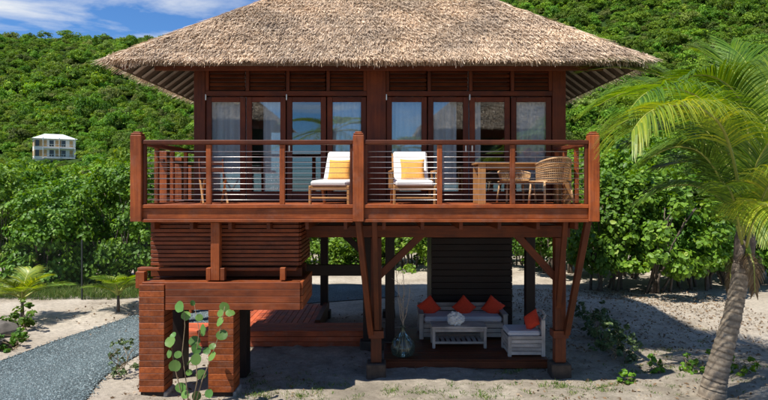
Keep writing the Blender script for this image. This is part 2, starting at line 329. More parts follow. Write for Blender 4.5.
def mk_sand():
    m, t, o = newmat('sand'); g = nd(t, 'ShaderNodeNewGeometry'); pos = g.outputs['Position']
    n1 = nd(t, 'ShaderNodeTexNoise', i_Scale=.55, i_Detail=8, i_Roughness=.62); t.links.new(pos, n1.inputs[0])
    r1 = ramp(t, [(.30, (.42, .36, .28)), (.46, (.60, .53, .43)), (.66, (.74, .67, .56))]); t.links.new(n1.outputs[0], r1.inputs[0])
    n2 = nd(t, 'ShaderNodeTexNoise', i_Scale=9, i_Detail=8, i_Roughness=.75); t.links.new(pos, n2.inputs[0])
    r2 = ramp(t, [(.3, (.62, .6, .57)), (.6, (1.1, 1.08, 1.05))]); t.links.new(n2.outputs[0], r2.inputs[0])
    c = mixc(t, 1.0, r1.outputs[0], r2.outputs[0], 'MULTIPLY')
    n4 = nd(t, 'ShaderNodeTexNoise', i_Scale=70, i_Detail=4, i_Roughness=.7); t.links.new(pos, n4.inputs[0])
    r4 = ramp(t, [(.3, (.55, .52, .5)), (.5, (1, 1, 1))]); t.links.new(n4.outputs[0], r4.inputs[0]); c = mixc(t, .7, c, r4.outputs[0], 'MULTIPLY')
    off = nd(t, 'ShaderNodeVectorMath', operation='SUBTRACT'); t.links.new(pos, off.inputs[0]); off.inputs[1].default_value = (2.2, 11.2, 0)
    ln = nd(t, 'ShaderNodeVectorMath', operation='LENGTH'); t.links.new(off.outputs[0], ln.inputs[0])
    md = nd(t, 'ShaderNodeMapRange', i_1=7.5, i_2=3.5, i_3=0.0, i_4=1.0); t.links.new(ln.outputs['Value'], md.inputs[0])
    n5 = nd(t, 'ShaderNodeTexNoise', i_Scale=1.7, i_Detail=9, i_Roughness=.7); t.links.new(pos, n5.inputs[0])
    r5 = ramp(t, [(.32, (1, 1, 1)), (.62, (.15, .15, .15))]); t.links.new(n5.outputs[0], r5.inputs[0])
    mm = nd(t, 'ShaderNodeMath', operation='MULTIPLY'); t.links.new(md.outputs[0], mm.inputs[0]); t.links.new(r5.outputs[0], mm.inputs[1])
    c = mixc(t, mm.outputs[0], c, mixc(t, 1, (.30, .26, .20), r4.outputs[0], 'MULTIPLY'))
    # forest floor far away on the slope
    sp = nd(t, 'ShaderNodeSeparateXYZ'); t.links.new(pos, sp.inputs[0])
    mr = nd(t, 'ShaderNodeMapRange', i_1=26.0, i_2=50.0); t.links.new(sp.outputs[1], mr.inputs[0])
    n3 = nd(t, 'ShaderNodeTexNoise', i_Scale=.05, i_Detail=7); t.links.new(pos, n3.inputs[0])
    r3 = ramp(t, [(.35, (.018, .04, .006)), (.62, (.035, .07, .012)), (.78, (.14, .13, .05))]); t.links.new(n3.outputs[0], r3.inputs[0])
    c = mixc(t, mr.outputs[0], c, r3.outputs[0])
    p = nd(t, 'ShaderNodeBsdfPrincipled', i_Roughness=.95); p.inputs['Specular IOR Level'].default_value = .15; t.links.new(c, p.inputs['Base Color'])
    ad = nd(t, 'ShaderNodeMath', operation='ADD'); t.links.new(n2.outputs[0], ad.inputs[0]); t.links.new(n4.outputs[0], ad.inputs[1])
    bp = nd(t, 'ShaderNodeBump', i_Strength=.9, i_Distance=.045); t.links.new(ad.outputs[0], bp.inputs['Height']); t.links.new(bp.outputs[0], p.inputs['Normal']); t.links.new(p.outputs[0], o.inputs[0]); return m
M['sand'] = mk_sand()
def mk_gravel():
    m, t, o = newmat('blue_grey_gravel'); g = nd(t, 'ShaderNodeNewGeometry'); pos = g.outputs['Position']
    v = nd(t, 'ShaderNodeTexVoronoi', i_Scale=40); t.links.new(pos, v.inputs['Vector'])
    sx = nd(t, 'ShaderNodeSeparateXYZ'); t.links.new(v.outputs['Color'], sx.inputs[0])
    rp = ramp(t, [(0, (.10, .14, .15)), (.6, (.17, .23, .24)), (.95, (.24, .305, .315)), (1, (.36, .40, .39))]); t.links.new(sx.outputs[0], rp.inputs[0])
    rd = ramp(t, [(0, (1, 1, 1)), (.6, (.5, .5, .5))]); t.links.new(v.outputs['Distance'], rd.inputs[0])
    n = nd(t, 'ShaderNodeTexNoise', i_Scale=.9, i_Detail=5); t.links.new(pos, n.inputs[0])
    rn_ = ramp(t, [(.35, (.8, .8, .8)), (.65, (1.2, 1.2, 1.2))]); t.links.new(n.outputs[0], rn_.inputs[0])
    c = mixc(t, 1, mixc(t, 1, rp.outputs[0], rd.outputs[0], 'MULTIPLY'), rn_.outputs[0], 'MULTIPLY')
    p = nd(t, 'ShaderNodeBsdfPrincipled', i_Roughness=.85); t.links.new(c, p.inputs['Base Color'])
    bp = nd(t, 'ShaderNodeBump', i_Strength=1, i_Distance=.03, invert=True); t.links.new(v.outputs['Distance'], bp.inputs['Height']); t.links.new(bp.outputs[0], p.inputs['Normal']); t.links.new(p.outputs[0], o.inputs[0]); return m
M['gravel'] = mk_gravel()
M['stone'] = leafmat('loose_stones', [(0, (.085, .115, .12)), (.7, (.17, .225, .235)), (1, (.27, .32, .32))], .0, .85, None, .3, 0)

# ------------------------------------------------------------------ ground
WV = [(rng.uniform(.5, 3.2), rng.uniform(0, 6.28), rng.uniform(0, 6.28)) for _ in range(14)]
HV = [(rng.uniform(.02, .07), rng.uniform(0, 6.28), rng.uniform(0, 6.28)) for _ in range(9)]
def sstep(a): a = np.clip(a, 0, 1); return a * a * (3 - 2 * a)
PL = [G(-60, 384), G(0, 362), G(60, 340), G(110, 324), G(150, 311), G(210, 298), G(290, 287), G(345, 284), G(392, 287)]     # far edge of path
PR = [G(20, 430), G(84, 404), G(92, 390), G(108, 373), G(140, 354), G(185, 328), G(290, 305), G(345, 301), G(400, 297)]    # near edge
def resample(pts, n):
    p = np.array([tuple(q)[:2] for q in pts]); 
    d = np.concatenate([[0], np.cumsum(np.linalg.norm(np.diff(p, axis=0), axis=1))]); k = np.linspace(0, d[-1], n)
    q = np.stack([np.interp(k, d, p[:, 0]), np.interp(k, d, p[:, 1])], 1)
    for _ in range(12): q[1:-1] = .5 * q[1:-1] + .25 * (q[:-2] + q[2:])
    return q
pl, pr = resample(PL, 160), resample(PR, 160)
pmid = .5 * (pl + pr); pwid = .5 * np.linalg.norm(pl - pr, axis=1)
def bumps(x, y):
    h = 0
    for f, a, ph in WV: h = h + np.sin(f * 1.6 * (x * math.cos(a) + y * math.sin(a)) + ph) / (1 + f)
    return h * .011
def hill(x, y):
    xs = x * 350 / np.maximum(y, 60.0)                 # bearing-like coordinate so ridge rows line up with distance
    ridge = np.interp(x, [-600, -320, -223, -185, -150, -110, -60, 0, 60, 130, 230, 400, 700], [80, 84, 87.5, 85, 81, 79.5, 86, 100, 118, 140, 162, 175, 170])
    h = ridge * sstep((y - 128) / 225.0) 
    n = 0
    for f, a, ph in HV: n = n + np.sin(f * (x * math.cos(a) + y * math.sin(a)) + ph)
    return h + n * .75 * sstep((y - 60) / 90) 
def height(x, y):
    x = np.asarray(x, float); y = np.asarray(y, float)
    d = np.full(x.shape, 9.0)
    for i in range(0, 160, 4): d = np.minimum(d, np.hypot(x - pmid[i, 0], y - pmid[i, 1]) - pwid[i])
    keep = sstep((d - .05) / .6)                       # the path itself is level
    h = bumps(x, y) * keep * sstep((60 - np.abs(y)) / 20)
    for cx, cy, r, a in ((4.1, 9.55, .8, .13), (6.4, 16.9, 1.3, .26), (5.2, 17.3, .8, .18), (-7.3, 17.0, 1.0, .14), (2.7, 9.4, .9, .05), (-4.2, 10.1, .35, .05), (6.9, 10.7, .8, .08), (-9.3, 14.2, 1.0, .12)):
        h = h + a * np.exp(-((x - cx) ** 2 + (y - cy) ** 2) / (r * r)) * keep
    return h + hill(x, y)
def grid_axis(dense, far): return np.unique(np.round(np.concatenate([dense, far]), 3))
gx = grid_axis(np.arange(-14, 14.01, .1), np.concatenate([-np.geomspace(14.3, 700, 60), np.geomspace(14.3, 700, 60)]))
gy = grid_axis(np.arange(7, 24.01, .1), np.concatenate([np.linspace(-60, 6.5, 40), np.geomspace(24.3, 600, 80)]))
XX, YY = np.meshgrid(gx, gy); ZZ = height(XX, YY)
for _ in range(900):                                    # footprints and hollows in the loose sand
    px_, py_ = rng.uniform(-9, 9), 8.5 + 10 * rng.uniform() ** 1.3
    if np.min(np.hypot(pmid[:, 0] - px_, pmid[:, 1] - py_) - pwid) < .3: continue
    i0, i1 = np.searchsorted(gx, (px_ - .5, px_ + .5)); j0, j1 = np.searchsorted(gy, (py_ - .5, py_ + .5)); a_ = rng.uniform(0, 3.14)
    dx_, dy_ = XX[j0:j1, i0:i1] - px_, YY[j0:j1, i0:i1] - py_; u_ = dx_ * math.cos(a_) + dy_ * math.sin(a_); v_ = -dx_ * math.sin(a_) + dy_ * math.cos(a_); q_ = (u_ / .19) ** 2 + (v_ / .11) ** 2
    ZZ[j0:j1, i0:i1] += rng.uniform(.012, .032) * (-np.exp(-q_) + .55 * np.exp(-(np.sqrt(q_) - 1.5) ** 2 * 3))
nx, ny = len(gx), len(gy); ii = np.arange(nx * ny).reshape(ny, nx)
Fg = np.stack([ii[:-1, :-1], ii[:-1, 1:], ii[1:, 1:], ii[1:, :-1]], -1).reshape(-1, 4)
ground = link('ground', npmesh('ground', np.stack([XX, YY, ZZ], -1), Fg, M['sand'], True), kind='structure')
NS = 13; tt = np.linspace(0, 1, NS)
pv = pl[:, None, :] * (1 - tt)[None, :, None] + pr[:, None, :] * tt[None, :, None]
pz = height(pv[..., 0], pv[..., 1]) + .014 + .012 * np.sin(np.pi * tt)[None, :]
ii = np.arange(160 * NS).reshape(160, NS); Fp = np.stack([ii[:-1, :-1], ii[:-1, 1:], ii[1:, 1:], ii[1:, :-1]], -1).reshape(-1, 4)
path = link('gravel_path', npmesh('gravel_path', np.concatenate([pv, pz[..., None]], -1), Fp[:, ::-1], M['gravel'], True), kind='structure')
for e in (pl, pr):
    z = height(e[:, 0], e[:, 1]); V, Fl = tube_arr([(a[0], a[1], q + .012) for a, q in zip(e, z)], .016, 6)
    link('path_edging', npmesh('path_edging', V, Fl, M['fence']), path)
# loose stones on the path
def stones(n, ptfun, s0, s1):
    pts = ptfun(n); s = rng.uniform(s0, s1, n); base = np.array([(1, 0, 0), (-1, 0, 0), (0, 1, 0), (0, -1, 0), (0, 0, .7), (0, 0, -.7)])
    ang = rng.uniform(0, 6.28, n); ca, sa = np.cos(ang), np.sin(ang)
    b = base[None] * s[:, None, None] * rng.uniform(.6, 1.2, (n, 6, 1))
    V = np.stack([b[..., 0] * ca[:, None] - b[..., 1] * sa[:, None], b[..., 0] * sa[:, None] + b[..., 1] * ca[:, None], b[..., 2]], -1) + pts[:, None, :]
    f = np.array([(0, 2, 4), (2, 1, 4), (1, 3, 4), (3, 0, 4), (2, 0, 5), (1, 2, 5), (3, 1, 5), (0, 3, 5)])
    return V.reshape(-1, 3), (f[None] + 6 * np.arange(n)[:, None, None]).reshape(-1, 3)
def on_path(n):
    i = rng.integers(0, 110, n); u = rng.uniform(0, 1, n); q = pl[i] * (1 - u)[:, None] + pr[i] * u[:, None] + rng.normal(0, .07, (n, 2))
    return np.stack([q[:, 0], q[:, 1], height(q[:, 0], q[:, 1]) + .024], 1)
V, f = stones(16000, on_path, .012, .028)
tag(link('loose_gravel', npmesh('loose_gravel', V, f, M['stone'])), 'loose blue grey stones strewn over the curving gravel path', 'gravel', kind='stuff')

# ------------------------------------------------------------------ foliage builders
HEX = np.array([(0, -1, 0), (.55, -.55, .08), (.62, .25, .1), (0, 1, 0), (-.62, .25, .1), (-.55, -.55, .08)])
QUAD = np.array([(0, -1, 0), (.5, 0, .12), (0, 1, 0), (-.5, 0, .12)])
def leaf_cloud(C, Nn, S, shape):
    """leaves of half-length S at C with normal Nn and a random spin"""
    n = len(C); Nn = unit(Nn); a = unit(np.cross(Nn, rng.normal(size=(n, 3)))); b = np.cross(Nn, a)
    V = C[:, None, :] + (shape[None, :, 0, None] * a[:, None, :] + shape[None, :, 1, None] * b[:, None, :] + shape[None, :, 2, None] * Nn[:, None, :]) * S[:, None, None]
    k = len(shape); idx = np.arange(n * k).reshape(n, k)
    if k == 6: f = np.concatenate([idx[:, [0, 1, 2, 3]], idx[:, [0, 3, 4, 5]]])
    else: f = np.concatenate([idx[:, [0, 1, 2]], idx[:, [0, 2, 3]]])
    return V.reshape(-1, 3), f
def sphere_pts(n): return unit(rng.normal(size=(n, 3)))
def bush_mesh(name, rx, ry, h, nclump, per, leaf, mat, low=.12, hexa=True):
    """crown on its own origin at the ground: leaf clumps over an uneven dome"""
    C = []; Nn = []; cr = []
    d = sphere_pts(nclump * 2); d = d[d[:, 2] > -.75][:nclump]
    lobes = sphere_pts(9); lob = rng.uniform(.8, 1.22, 9)
    for qi, q in enumerate(d):
        k = lob[np.argmax(lobes @ q)]; r = rng.uniform(.55, 1.0) ** .5 * k
        c = np.array([q[0] * rx * r, q[1] * ry * r, h * (.52 + .48 * q[2] * r)])
        if low < .1 and qi % 3 == 0 or low >= .1 and qi % 9 == 0:       # skirt of foliage near the ground
            a_ = rng.uniform(0, 6.28); q = np.array([math.cos(a_), math.sin(a_), .1]); rr_ = rng.uniform(.6, .98); c = np.array([q[0] * rx * rr_, q[1] * ry * rr_, h * rng.uniform(low, .30)])
        if c[2] < h * low: c[2] = h * low + rng.uniform(0, .25)
        rad = rng.uniform(.22, .5) * min(rx, 1.6) * .62; n = int(per * rng.uniform(.6, 1.4))
        o = sphere_pts(n) * (rng.uniform(.25, 1, (n, 1)) ** .5) * rad * np.array([1, 1, .75])
        C.append(c + o); Nn.append(unit(o) * .7 + np.array([0, 0, .55]) + q * .35 + rng.normal(0, .45, (n, 3))); cr.append(np.full(n, rng.uniform()))
    C = np.concatenate(C); Nn = np.concatenate(Nn); cr = np.concatenate(cr); sh = HEX if hexa else QUAD
    V, f = leaf_cloud(C, Nn, leaf * rng.uniform(.6, 1.25, len(C)), sh)
    return npmesh(name, V, f, mat, False, {'crown': np.repeat(cr, len(sh))})
def stems_mesh(name, rx, h, n, r0, mat):
    parts = []
    for k in range(n):
        a = rng.uniform(0, 6.28); s = rng.uniform(.05, .35) * rx; e = rng.uniform(.4, .85) * rx
        pts = []; x, y = s * math.cos(a), s * math.sin(a)
        for i in range(6):
            u = i / 5; q = s + (e - s) * u ** 1.4
            pts.append((q * math.cos(a + .5 * u) + rng.normal(0, .05), q * math.sin(a + .5 * u) + rng.normal(0, .09), -.1 + h * .72 * u))
        parts.append(tube_arr(pts, [r0 * (1 - .7 * i / 5) for i in range(6)], 6))
    V, f = join_arr(parts); return npmesh(name, V, f, mat, True)

# ------------------------------------------------------------------ the villa
YF = 10.0; YW = 12.3; ZD = 3.2                          # balcony front, wall front, deck level
villa = thing('villa', 'two storey timber villa on stilts with thatched hip roof and cable railed balcony', 'house', (0, 0, 0))
RX0, RX1, RY0, RY1, RZ, PIT = -5.24, 5.02, 11.32, 19.6, 5.94, .745
def roof_top(RX0, RX1, RY0, RY1, RZ, PIT, dz=0, inset=0):
    a, b, c, d = RX0 + inset, RX1 - inset, RY0 + inset, RY1 - inset; hd = (d - c) / 2; z0 = RZ + dz + inset * PIT
    return [(a, c, z0), (b, c, z0), (b, d, z0), (a, d, z0), (a + hd, c + hd, z0 + hd * PIT), (b - hd, c + hd, z0 + hd * PIT)]
RF = [(0, 1, 5, 4), (2, 3, 4, 5)]; RT = [(1, 2, 5), (3, 0, 4)]
def roof_core_mesh(args, th):
    t = roof_top(*args, -.03, .05); u = roof_top(*args, -.03 - th, .08)
    V = t + u; Q = [*RF] + [tuple(i + 6 for i in f[::-1]) for f in RF] + [(i, (i + 1) % 4, (i + 1) % 4 + 6, i + 6)[::-1] for i in range(4)]
    T = RT + [tuple(i + 6 for i in f[::-1]) for f in RT]
    return npmesh('thatch_core', V, [np.array(Q), np.array(T)], M['thatchcore'])
def thatch_mesh(args, dens, wid=.011, fringe=330):
    X0, X1, Y0, Y1, Z, p = args; hd = (Y1 - Y0) / 2; sl = math.hypot(1, p); Vs = []
    faces = [((X0, Y0), (1, 0), (0, 1), X1 - X0), ((X1, Y0), (0, 1), (-1, 0), Y1 - Y0), ((X1, Y1), (-1, 0), (0, -1), X1 - X0), ((X0, Y1), (0, -1), (1, 0), Y1 - Y0)]
    for fi, (o, ax, inn, wd) in enumerate(faces):
        o = np.array(o); ax = np.array(ax); inn = np.array(inn)
        def emit(u, t, ln, w_, lift, swing, drop=0.):
            n = len(u); base = np.stack([o[0] + ax[0] * u + inn[0] * t, o[1] + ax[1] * u + inn[1] * t, Z + p * t], 1)
            down = np.array([-inn[0], -inn[1], -p]) / sl; nor = np.array([-inn[0] * p, -inn[1] * p, 1]) / sl; side = np.array([ax[0], ax[1], 0.])
            dr = unit(down + side * swing[:, None] + nor * lift[:, None] + np.array([0, 0, -1.]) * np.asarray(drop).reshape(-1, 1))
            roll = rng.normal(0, .5, n); wv = unit(side * np.cos(roll)[:, None] + nor * np.sin(roll)[:, None])
            b0 = base + nor * (.0 + .02 * rng.uniform(size=n))[:, None]; tip = b0 + dr * ln[:, None]; mid = (b0 + tip) * .5 + nor * (.015 * rng.uniform(0, 1, n))[:, None]
            Vs.append(np.stack([b0 - wv * w_[:, None] * .7, b0 + wv * w_[:, None] * .7, tip + wv * w_[:, None] * .25, tip - wv * w_[:, None] * .25], 1))
        D = dens[fi]; n = int(D * wd * hd * sl)
        u = rng.uniform(0, wd, n); t = rng.uniform(0.02, hd, n)
        row = .16; t = t - ((t % row) * .55) + rng.normal(0, .02, n) + .03 * np.sin(u * 2.1 + fi)          # rough courses
        ok = (u > t - .02) & (u < wd - t + .02) & (t > 0); u, t = u[ok], t[ok]; n = len(u)
        patch = np.sin(u * 1.7 + 2.3 * np.sin(t * 2.2 + u * .4)) * np.sin(t * 3.1 + u * .9)
        emit(u, t, rng.uniform(.13, .34, n), wid * rng.uniform(.5, 1.6, n), rng.uniform(.0, .3, n) + .06 * patch, rng.normal(0, .24, n) + .14 * patch)
        n = int(fringe[fi] * wd); u = rng.uniform(-.02, wd + .02, n); t = rng.uniform(-.02, .16, n)
        sag = .03 * np.sin(u * 1.3 + 1) + .02 * np.sin(u * 4.1)
        emit(u, t, rng.uniform(.06, .22, n) + sag, wid * rng.uniform(.5, 1.5, n), rng.uniform(-.25, .25, n), rng.normal(0, .2, n), rng.uniform(.0, 1.6, n))
        n = int(900 * (.4 if D > 500 else .15) * hd); t = rng.uniform(0, hd, n); u = t + rng.uniform(-.05, .12, n)        # hips
        emit(u, t, rng.uniform(.15, .38, n), wid * rng.uniform(.6, 1.5, n), rng.uniform(.0, .22, n), rng.normal(-.35, .3, n))
        emit(wd - u, t, rng.uniform(.15, .38, n), wid * rng.uniform(.6, 1.5, n), rng.uniform(.0, .22, n), rng.normal(.35, .3, n))
    V = np.concatenate(Vs); n = len(V); return npmesh('thatch', V.reshape(-1, 3), np.arange(n * 4).reshape(n, 4), M['thatch'])
RA = (RX0, RX1, RY0, RY1, RZ, PIT)
roof = link('roof', roof_core_mesh(RA, .16), villa)
link('thatch', thatch_mesh(RA, (2500, 420, 150, 700), .0115, (380, 200, 60, 300)), roof, kind='stuff')
UZ = RZ - .03 - .16                                     # underside of thatch at the eave line
def under(t): return UZ + PIT * t
# fascia under the front eave, side barge boards
bx(roof, 'eave_beam', -4.45, 4.25, 11.62, 11.70, 5.77, 5.91, M['dark'])
for k in range(17):                                    # side rafters running up from the eave
    y = 11.75 + k * .44
    tm = min(1.5, y - RY0 - .12)
    if tm > .3:
        beam(roof, 'rafter', (RX0 + .16, y, under(.16) - .06), (RX0 + tm, y, under(tm) - .06), .034, .09, M['raft'], 'X')
        beam(roof, 'rafter', (RX1 - .16, y, under(.16) - .06), (RX1 - tm, y, under(tm) - .06), .034, .09, M['raft'], 'X')
for k in range(18):
    x = -3.8 + k * .435
    beam(roof, 'rafter', (x, RY0 + .30, under(.30) - .05), (x, 12.42, under(1.1) - .05), .05, .09, M['dark'], 'Y')
for (sx, xe) in ((1, RX0), (-1, RX1)):
    beam(roof, 'hip_rafter', (xe + sx * .2, RY0 + .2, under(.2) - .08), (xe + sx * 1.5, RY0 + 1.5, under(1.5) - .08), .07, .12, M['dark'], 'Y')
# walls
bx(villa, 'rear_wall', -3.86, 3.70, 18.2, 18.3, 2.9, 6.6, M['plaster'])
for nm, x0, x1 in (('side_wall', -3.86, -3.76), ('side_wall', 3.60, 3.70)):
    sw = bx(villa, nm, x0 + .02, x1 - .02, 12.42, 18.2, 2.9, 6.7, M['black'])
    for k in range(24): 
        xo = -3.855 if x0 < 0 else 3.695
        bx(sw, 'plank', xo - .012, xo + .012, 12.44, 18.2, 2.92 + k * .155, 3.065 + k * .155, M['dark'])
bx(villa, 'room_floor', -3.9, 3.74, 12.2, 18.35, 2.92, 3.18, M['dark'])
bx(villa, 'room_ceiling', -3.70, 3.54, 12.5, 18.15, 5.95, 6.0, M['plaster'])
for x0, x1 in ((-3.88, -3.65), (-.35, .04), (3.44, 3.71)):
    bx(villa, 'wall_post', x0, x1, 12.24, 12.42, 3.18, 6.55, M['dark'])
bx(villa, 'door_sill', -3.66, 3.45, 12.2, 12.44, 3.18, 3.24, M['dark'])
for x0, x1 in ((-3.65, -.35), (.04, 3.44)):
    bx(villa, 'lintel', x0, x1, 12.245, 12.415, 5.37, 5.47, M['dark'])
    bx(villa, 'top_plate', x0, x1, 12.245, 12.415, 5.93, 6.5, M['dark'])
    wdt = (x1 - x0) / 4
    for k in range(4):
        a = x0 + k * wdt
        tp = bx(villa, 'transom_panel', a + .05, a + wdt - .05, 12.33, 12.36, 5.475, 5.925, M['black'])
        bx(tp, 'stile', a - (.0 if k else -.002), a + .07, 12.25, 12.40, 5.472, 5.928, M['dark']); 
        if k == 3: bx(tp, 'stile', a + wdt - .07, a + wdt - .002, 12.25, 12.40, 5.472, 5.928, M['dark'])
        for j in range(5):
            box(tp, 'louvre', (a + wdt / 2 + .03, 12.30, 5.53 + j * .085), (wdt - .1, .012, .075), M['dark'], (R(-28), 0, 0), .003)
        # door leaf
        d = link('door', box_mesh(.11, .05, 2.1, M['dark']['z'], .006), villa, (a + .012 + .055, 12.30, 4.30))
        bx(d, 'stile', a + wdt - .122, a + wdt - .012, 12.275, 12.325, 3.25, 5.35, M['dark'])
        bx(d, 'head_rail', a + .123, a + wdt - .123, 12.277, 12.323, 5.25, 5.35, M['dark'])
        bx(d, 'bottom_rail', a + .123, a + wdt - .123, 12.277, 12.323, 3.25, 3.42, M['dark'])
        bx(d, 'pane', a + .123, a + wdt - .123, 12.298, 12.304, 3.42, 5.25, M['glass'], .001)
        if k in (1, 2): bx(d, 'handle', a + (wdt - .08 if k == 1 else .05), a + (wdt - .05 if k == 1 else .08), 12.245, 12.275, 4.22, 4.36, M['brass'])
        if k in (0, 2): bx(d, 'bolt', a + .0, a + .022, 12.235, 12.262, 5.28, 5.40, M['brass'], .003)
# interior: bed-like low block and curtains
def curtain(x0, x1, label):
    n = int((x1 - x0) / .02); xs = np.linspace(x0, x1, n); ph = rng.uniform(0, 6)
    ys = 12.43 + .035 * np.sin(xs * 38 + ph) + .02 * np.sin(xs * 17 + ph)
    V = np.concatenate([np.stack([xs, ys, np.full(n, 3.22)], 1), np.stack([xs, ys * .7 + 12.43 * .3, np.full(n, 5.9)], 1)])
    i = np.arange(n - 1); f = np.stack([i, i + 1, i + 1 + n, i + n], 1)
    tag(link('curtain', npmesh('curtain', V, f, M['curtain'], True)), label, 'curtain', 'curtains behind the glass doors')
for i, (a, b) in enumerate(((-3.62, -2.85), (-2.5, -2.05), (-1.15, -.42), (.1, .82), (.95, 1.5), (1.72, 2.0), (2.62, 3.38))):
    curtain(a, b, ['wide pale curtain behind the glass door beside the folding chair', 'narrow gathered pale curtain between folding chair and white lounge chairs', 'pale curtain behind the tilted white lounge chair', 'pale curtain behind the white lounge chair with wooden arms',
                   'pale curtain behind glass between lounge chair and dining table', 'narrow pale curtain behind the post end of the dining table', 'pale curtain behind the wicker chairs at the dining table'][i])
# balcony
bal = bx(villa, 'balcony_frame', -4.02, 3.40, 10.10, 12.19, 2.98, 3.165, M['dark'])
nb = 15; bw = (12.19 - 10.09) / nb
for k in range(nb): bx(bal, 'deck_board', -4.12, 3.5, 10.09 + k * bw + .003, 10.09 + (k + 1) * bw - .003, 3.168, 3.2, M['red'], .003)
NEW = [(-4.217, -4.03), (-.517, -.333), (3.41, 3.585)]
for a, b in NEW:
    nw = bx(bal, 'newel_post', a, b, 9.96, 10.145, 2.94, 4.38, M['red'], .01)
    bx(nw, 'post_cap', a + .008, b - .008, 9.968, 10.137, 4.383, 4.415, M['red'], .02)
    bx(nw, 'post_finial', a + .035, b - .035, 9.995, 10.11, 4.416, 4.44, M['red'], .012)
bays = [(-4.03, -.517, (-2.93, -1.70)), (-.333, 3.41, (.93, 2.15))]
for x0, x1, ip in bays:
    bx(bal, 'fascia_board', x0, x1, 10.02, 10.075, 2.985, 3.163, M['red'])
    bx(bal, 'fascia_lip', x0, x1, 9.985, 10.06, 2.93, 2.982, M['red'])
    bx(bal, 'bottom_rail', x0, x1, 9.985, 10.085, 3.166, 3.225, M['red'])
    bx(bal, 'handrail', x0, x1, 9.985, 10.105, 4.225, 4.30, M['dark'], .012)
    for x in (x0 + .03, *ip, x1 - .03):
        e = .024 if x in (x0 + .03, x1 - .03) else .042
        bx(bal, 'baluster', x - e, x + e, 10.01, 10.08, 3.226, 4.224, M['dark'] if e < .03 else M['red'])
    for k in range(10):
        tube(bal, 'cable', [(x0 + .01, 10.045, 3.30 + k * .09), (x1 - .01, 10.045, 3.30 + k * .09)], .0048, M['steel'], 6)
for sx, xs in ((-1, -4.125), (1, 3.495)):
    bx(bal, 'handrail', xs - .06, xs + .06, 10.15, 12.235 if sx > 0 else 13.4, 4.225, 4.30, M['dark'], .012)
    bx(bal, 'fascia_board', xs - .028, xs + .028, 10.15, 12.2 if sx > 0 else 13.4, 2.95, 3.163, M['red'])
    bx(bal, 'bottom_rail', xs - .05, xs + .05, 10.15, 12.2 if sx > 0 else 13.4, 3.166, 3.225, M['red'])
    for y in ((10.9, 11.6, 12.15) if sx > 0 else (10.9, 11.7, 12.5, 13.35)): bx(bal, 'baluster', xs - .035, xs + .035, y - .04, y + .04, 3.226, 4.224, M['red'])
    for k in range(10): tube(bal, 'cable', [(xs, 10.14, 3.30 + k * .09), (xs, 12.2 if sx > 0 else 13.4, 3.30 + k * .09)], .0048, M['steel'], 6)
# joists and beams under the deck
for k in range(12): bx(bal, 'joist', -3.9 + k * .65 - .03, -3.9 + k * .65 + .03, 10.12, 12.18, 2.80, 2.978, M['dark'])
bx(villa, 'floor_beam', -4.0, 3.45, 11.12, 11.28, 2.58, 2.798, M['dark'])
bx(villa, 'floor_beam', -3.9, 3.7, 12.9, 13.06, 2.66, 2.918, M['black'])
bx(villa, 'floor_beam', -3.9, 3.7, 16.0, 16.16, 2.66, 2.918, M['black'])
bx(villa, 'tie_beam', -3.4, -.28, 13.0, 13.12, 1.58, 1.82, M['black'])
# front posts with pedestals, struts and braces
for x in (-.145, 3.27):
    ps = bx(villa, 'support_post', x - .10, x + .10, 11.1, 11.3, .26, 2.578, M['dark'], .01)
    bx(ps, 'pedestal', x - .18, x + .18, 11.02, 11.38, -.05, .255, M['pedestal'], .02)
    bx(ps, 'collar', x - .14, x + .14, 11.06, 11.34, .72, .86, M['dark'])
beam(villa, 'strut', (-.43, 10.12, 2.95), (-.24, 11.08, .80), .10, .10, M['dark'], 'X')
beam(villa, 'strut', (-.16, 10.14, 2.95), (-.13, 11.06, .90), .09, .09, M['dark'], 'X')
beam(villa, 'strut', (3.44, 10.12, 2.95), (3.37, 11.08, .80), .10, .10, M['dark'], 'X')
beam(villa, 'strut', (2.95 + .2, 10.4, 2.95), (3.22, 11.08, 1.3), .09, .09, M['dark'], 'X')
beam(villa, 'brace', (-.10, 11.2, 1.85), (.80, 11.2, 2.72), .10, .13, M['dark'], 'Y')
beam(villa, 'brace', (3.22, 11.2, 1.80), (2.40, 11.2, 2.70), .10, .13, M['dark'], 'Y')
beam(villa, 'brace', (-.20, 13.0, 1.85), (-1.15, 13.0, 2.75), .10, .13, M['black'], 'Y')
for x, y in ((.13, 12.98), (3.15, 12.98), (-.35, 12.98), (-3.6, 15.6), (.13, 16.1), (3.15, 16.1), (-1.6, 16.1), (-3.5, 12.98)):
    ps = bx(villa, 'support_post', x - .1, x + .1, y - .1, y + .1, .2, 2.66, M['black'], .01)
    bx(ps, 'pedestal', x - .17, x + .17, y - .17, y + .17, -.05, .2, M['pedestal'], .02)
# storage core under the house: dark boarded walls
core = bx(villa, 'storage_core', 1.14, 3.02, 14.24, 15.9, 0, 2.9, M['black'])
for k in range(19): bx(core, 'board', 1.12, 3.04, 14.21, 14.238, .05 + k * .15, .192 + k * .15, M['black'])
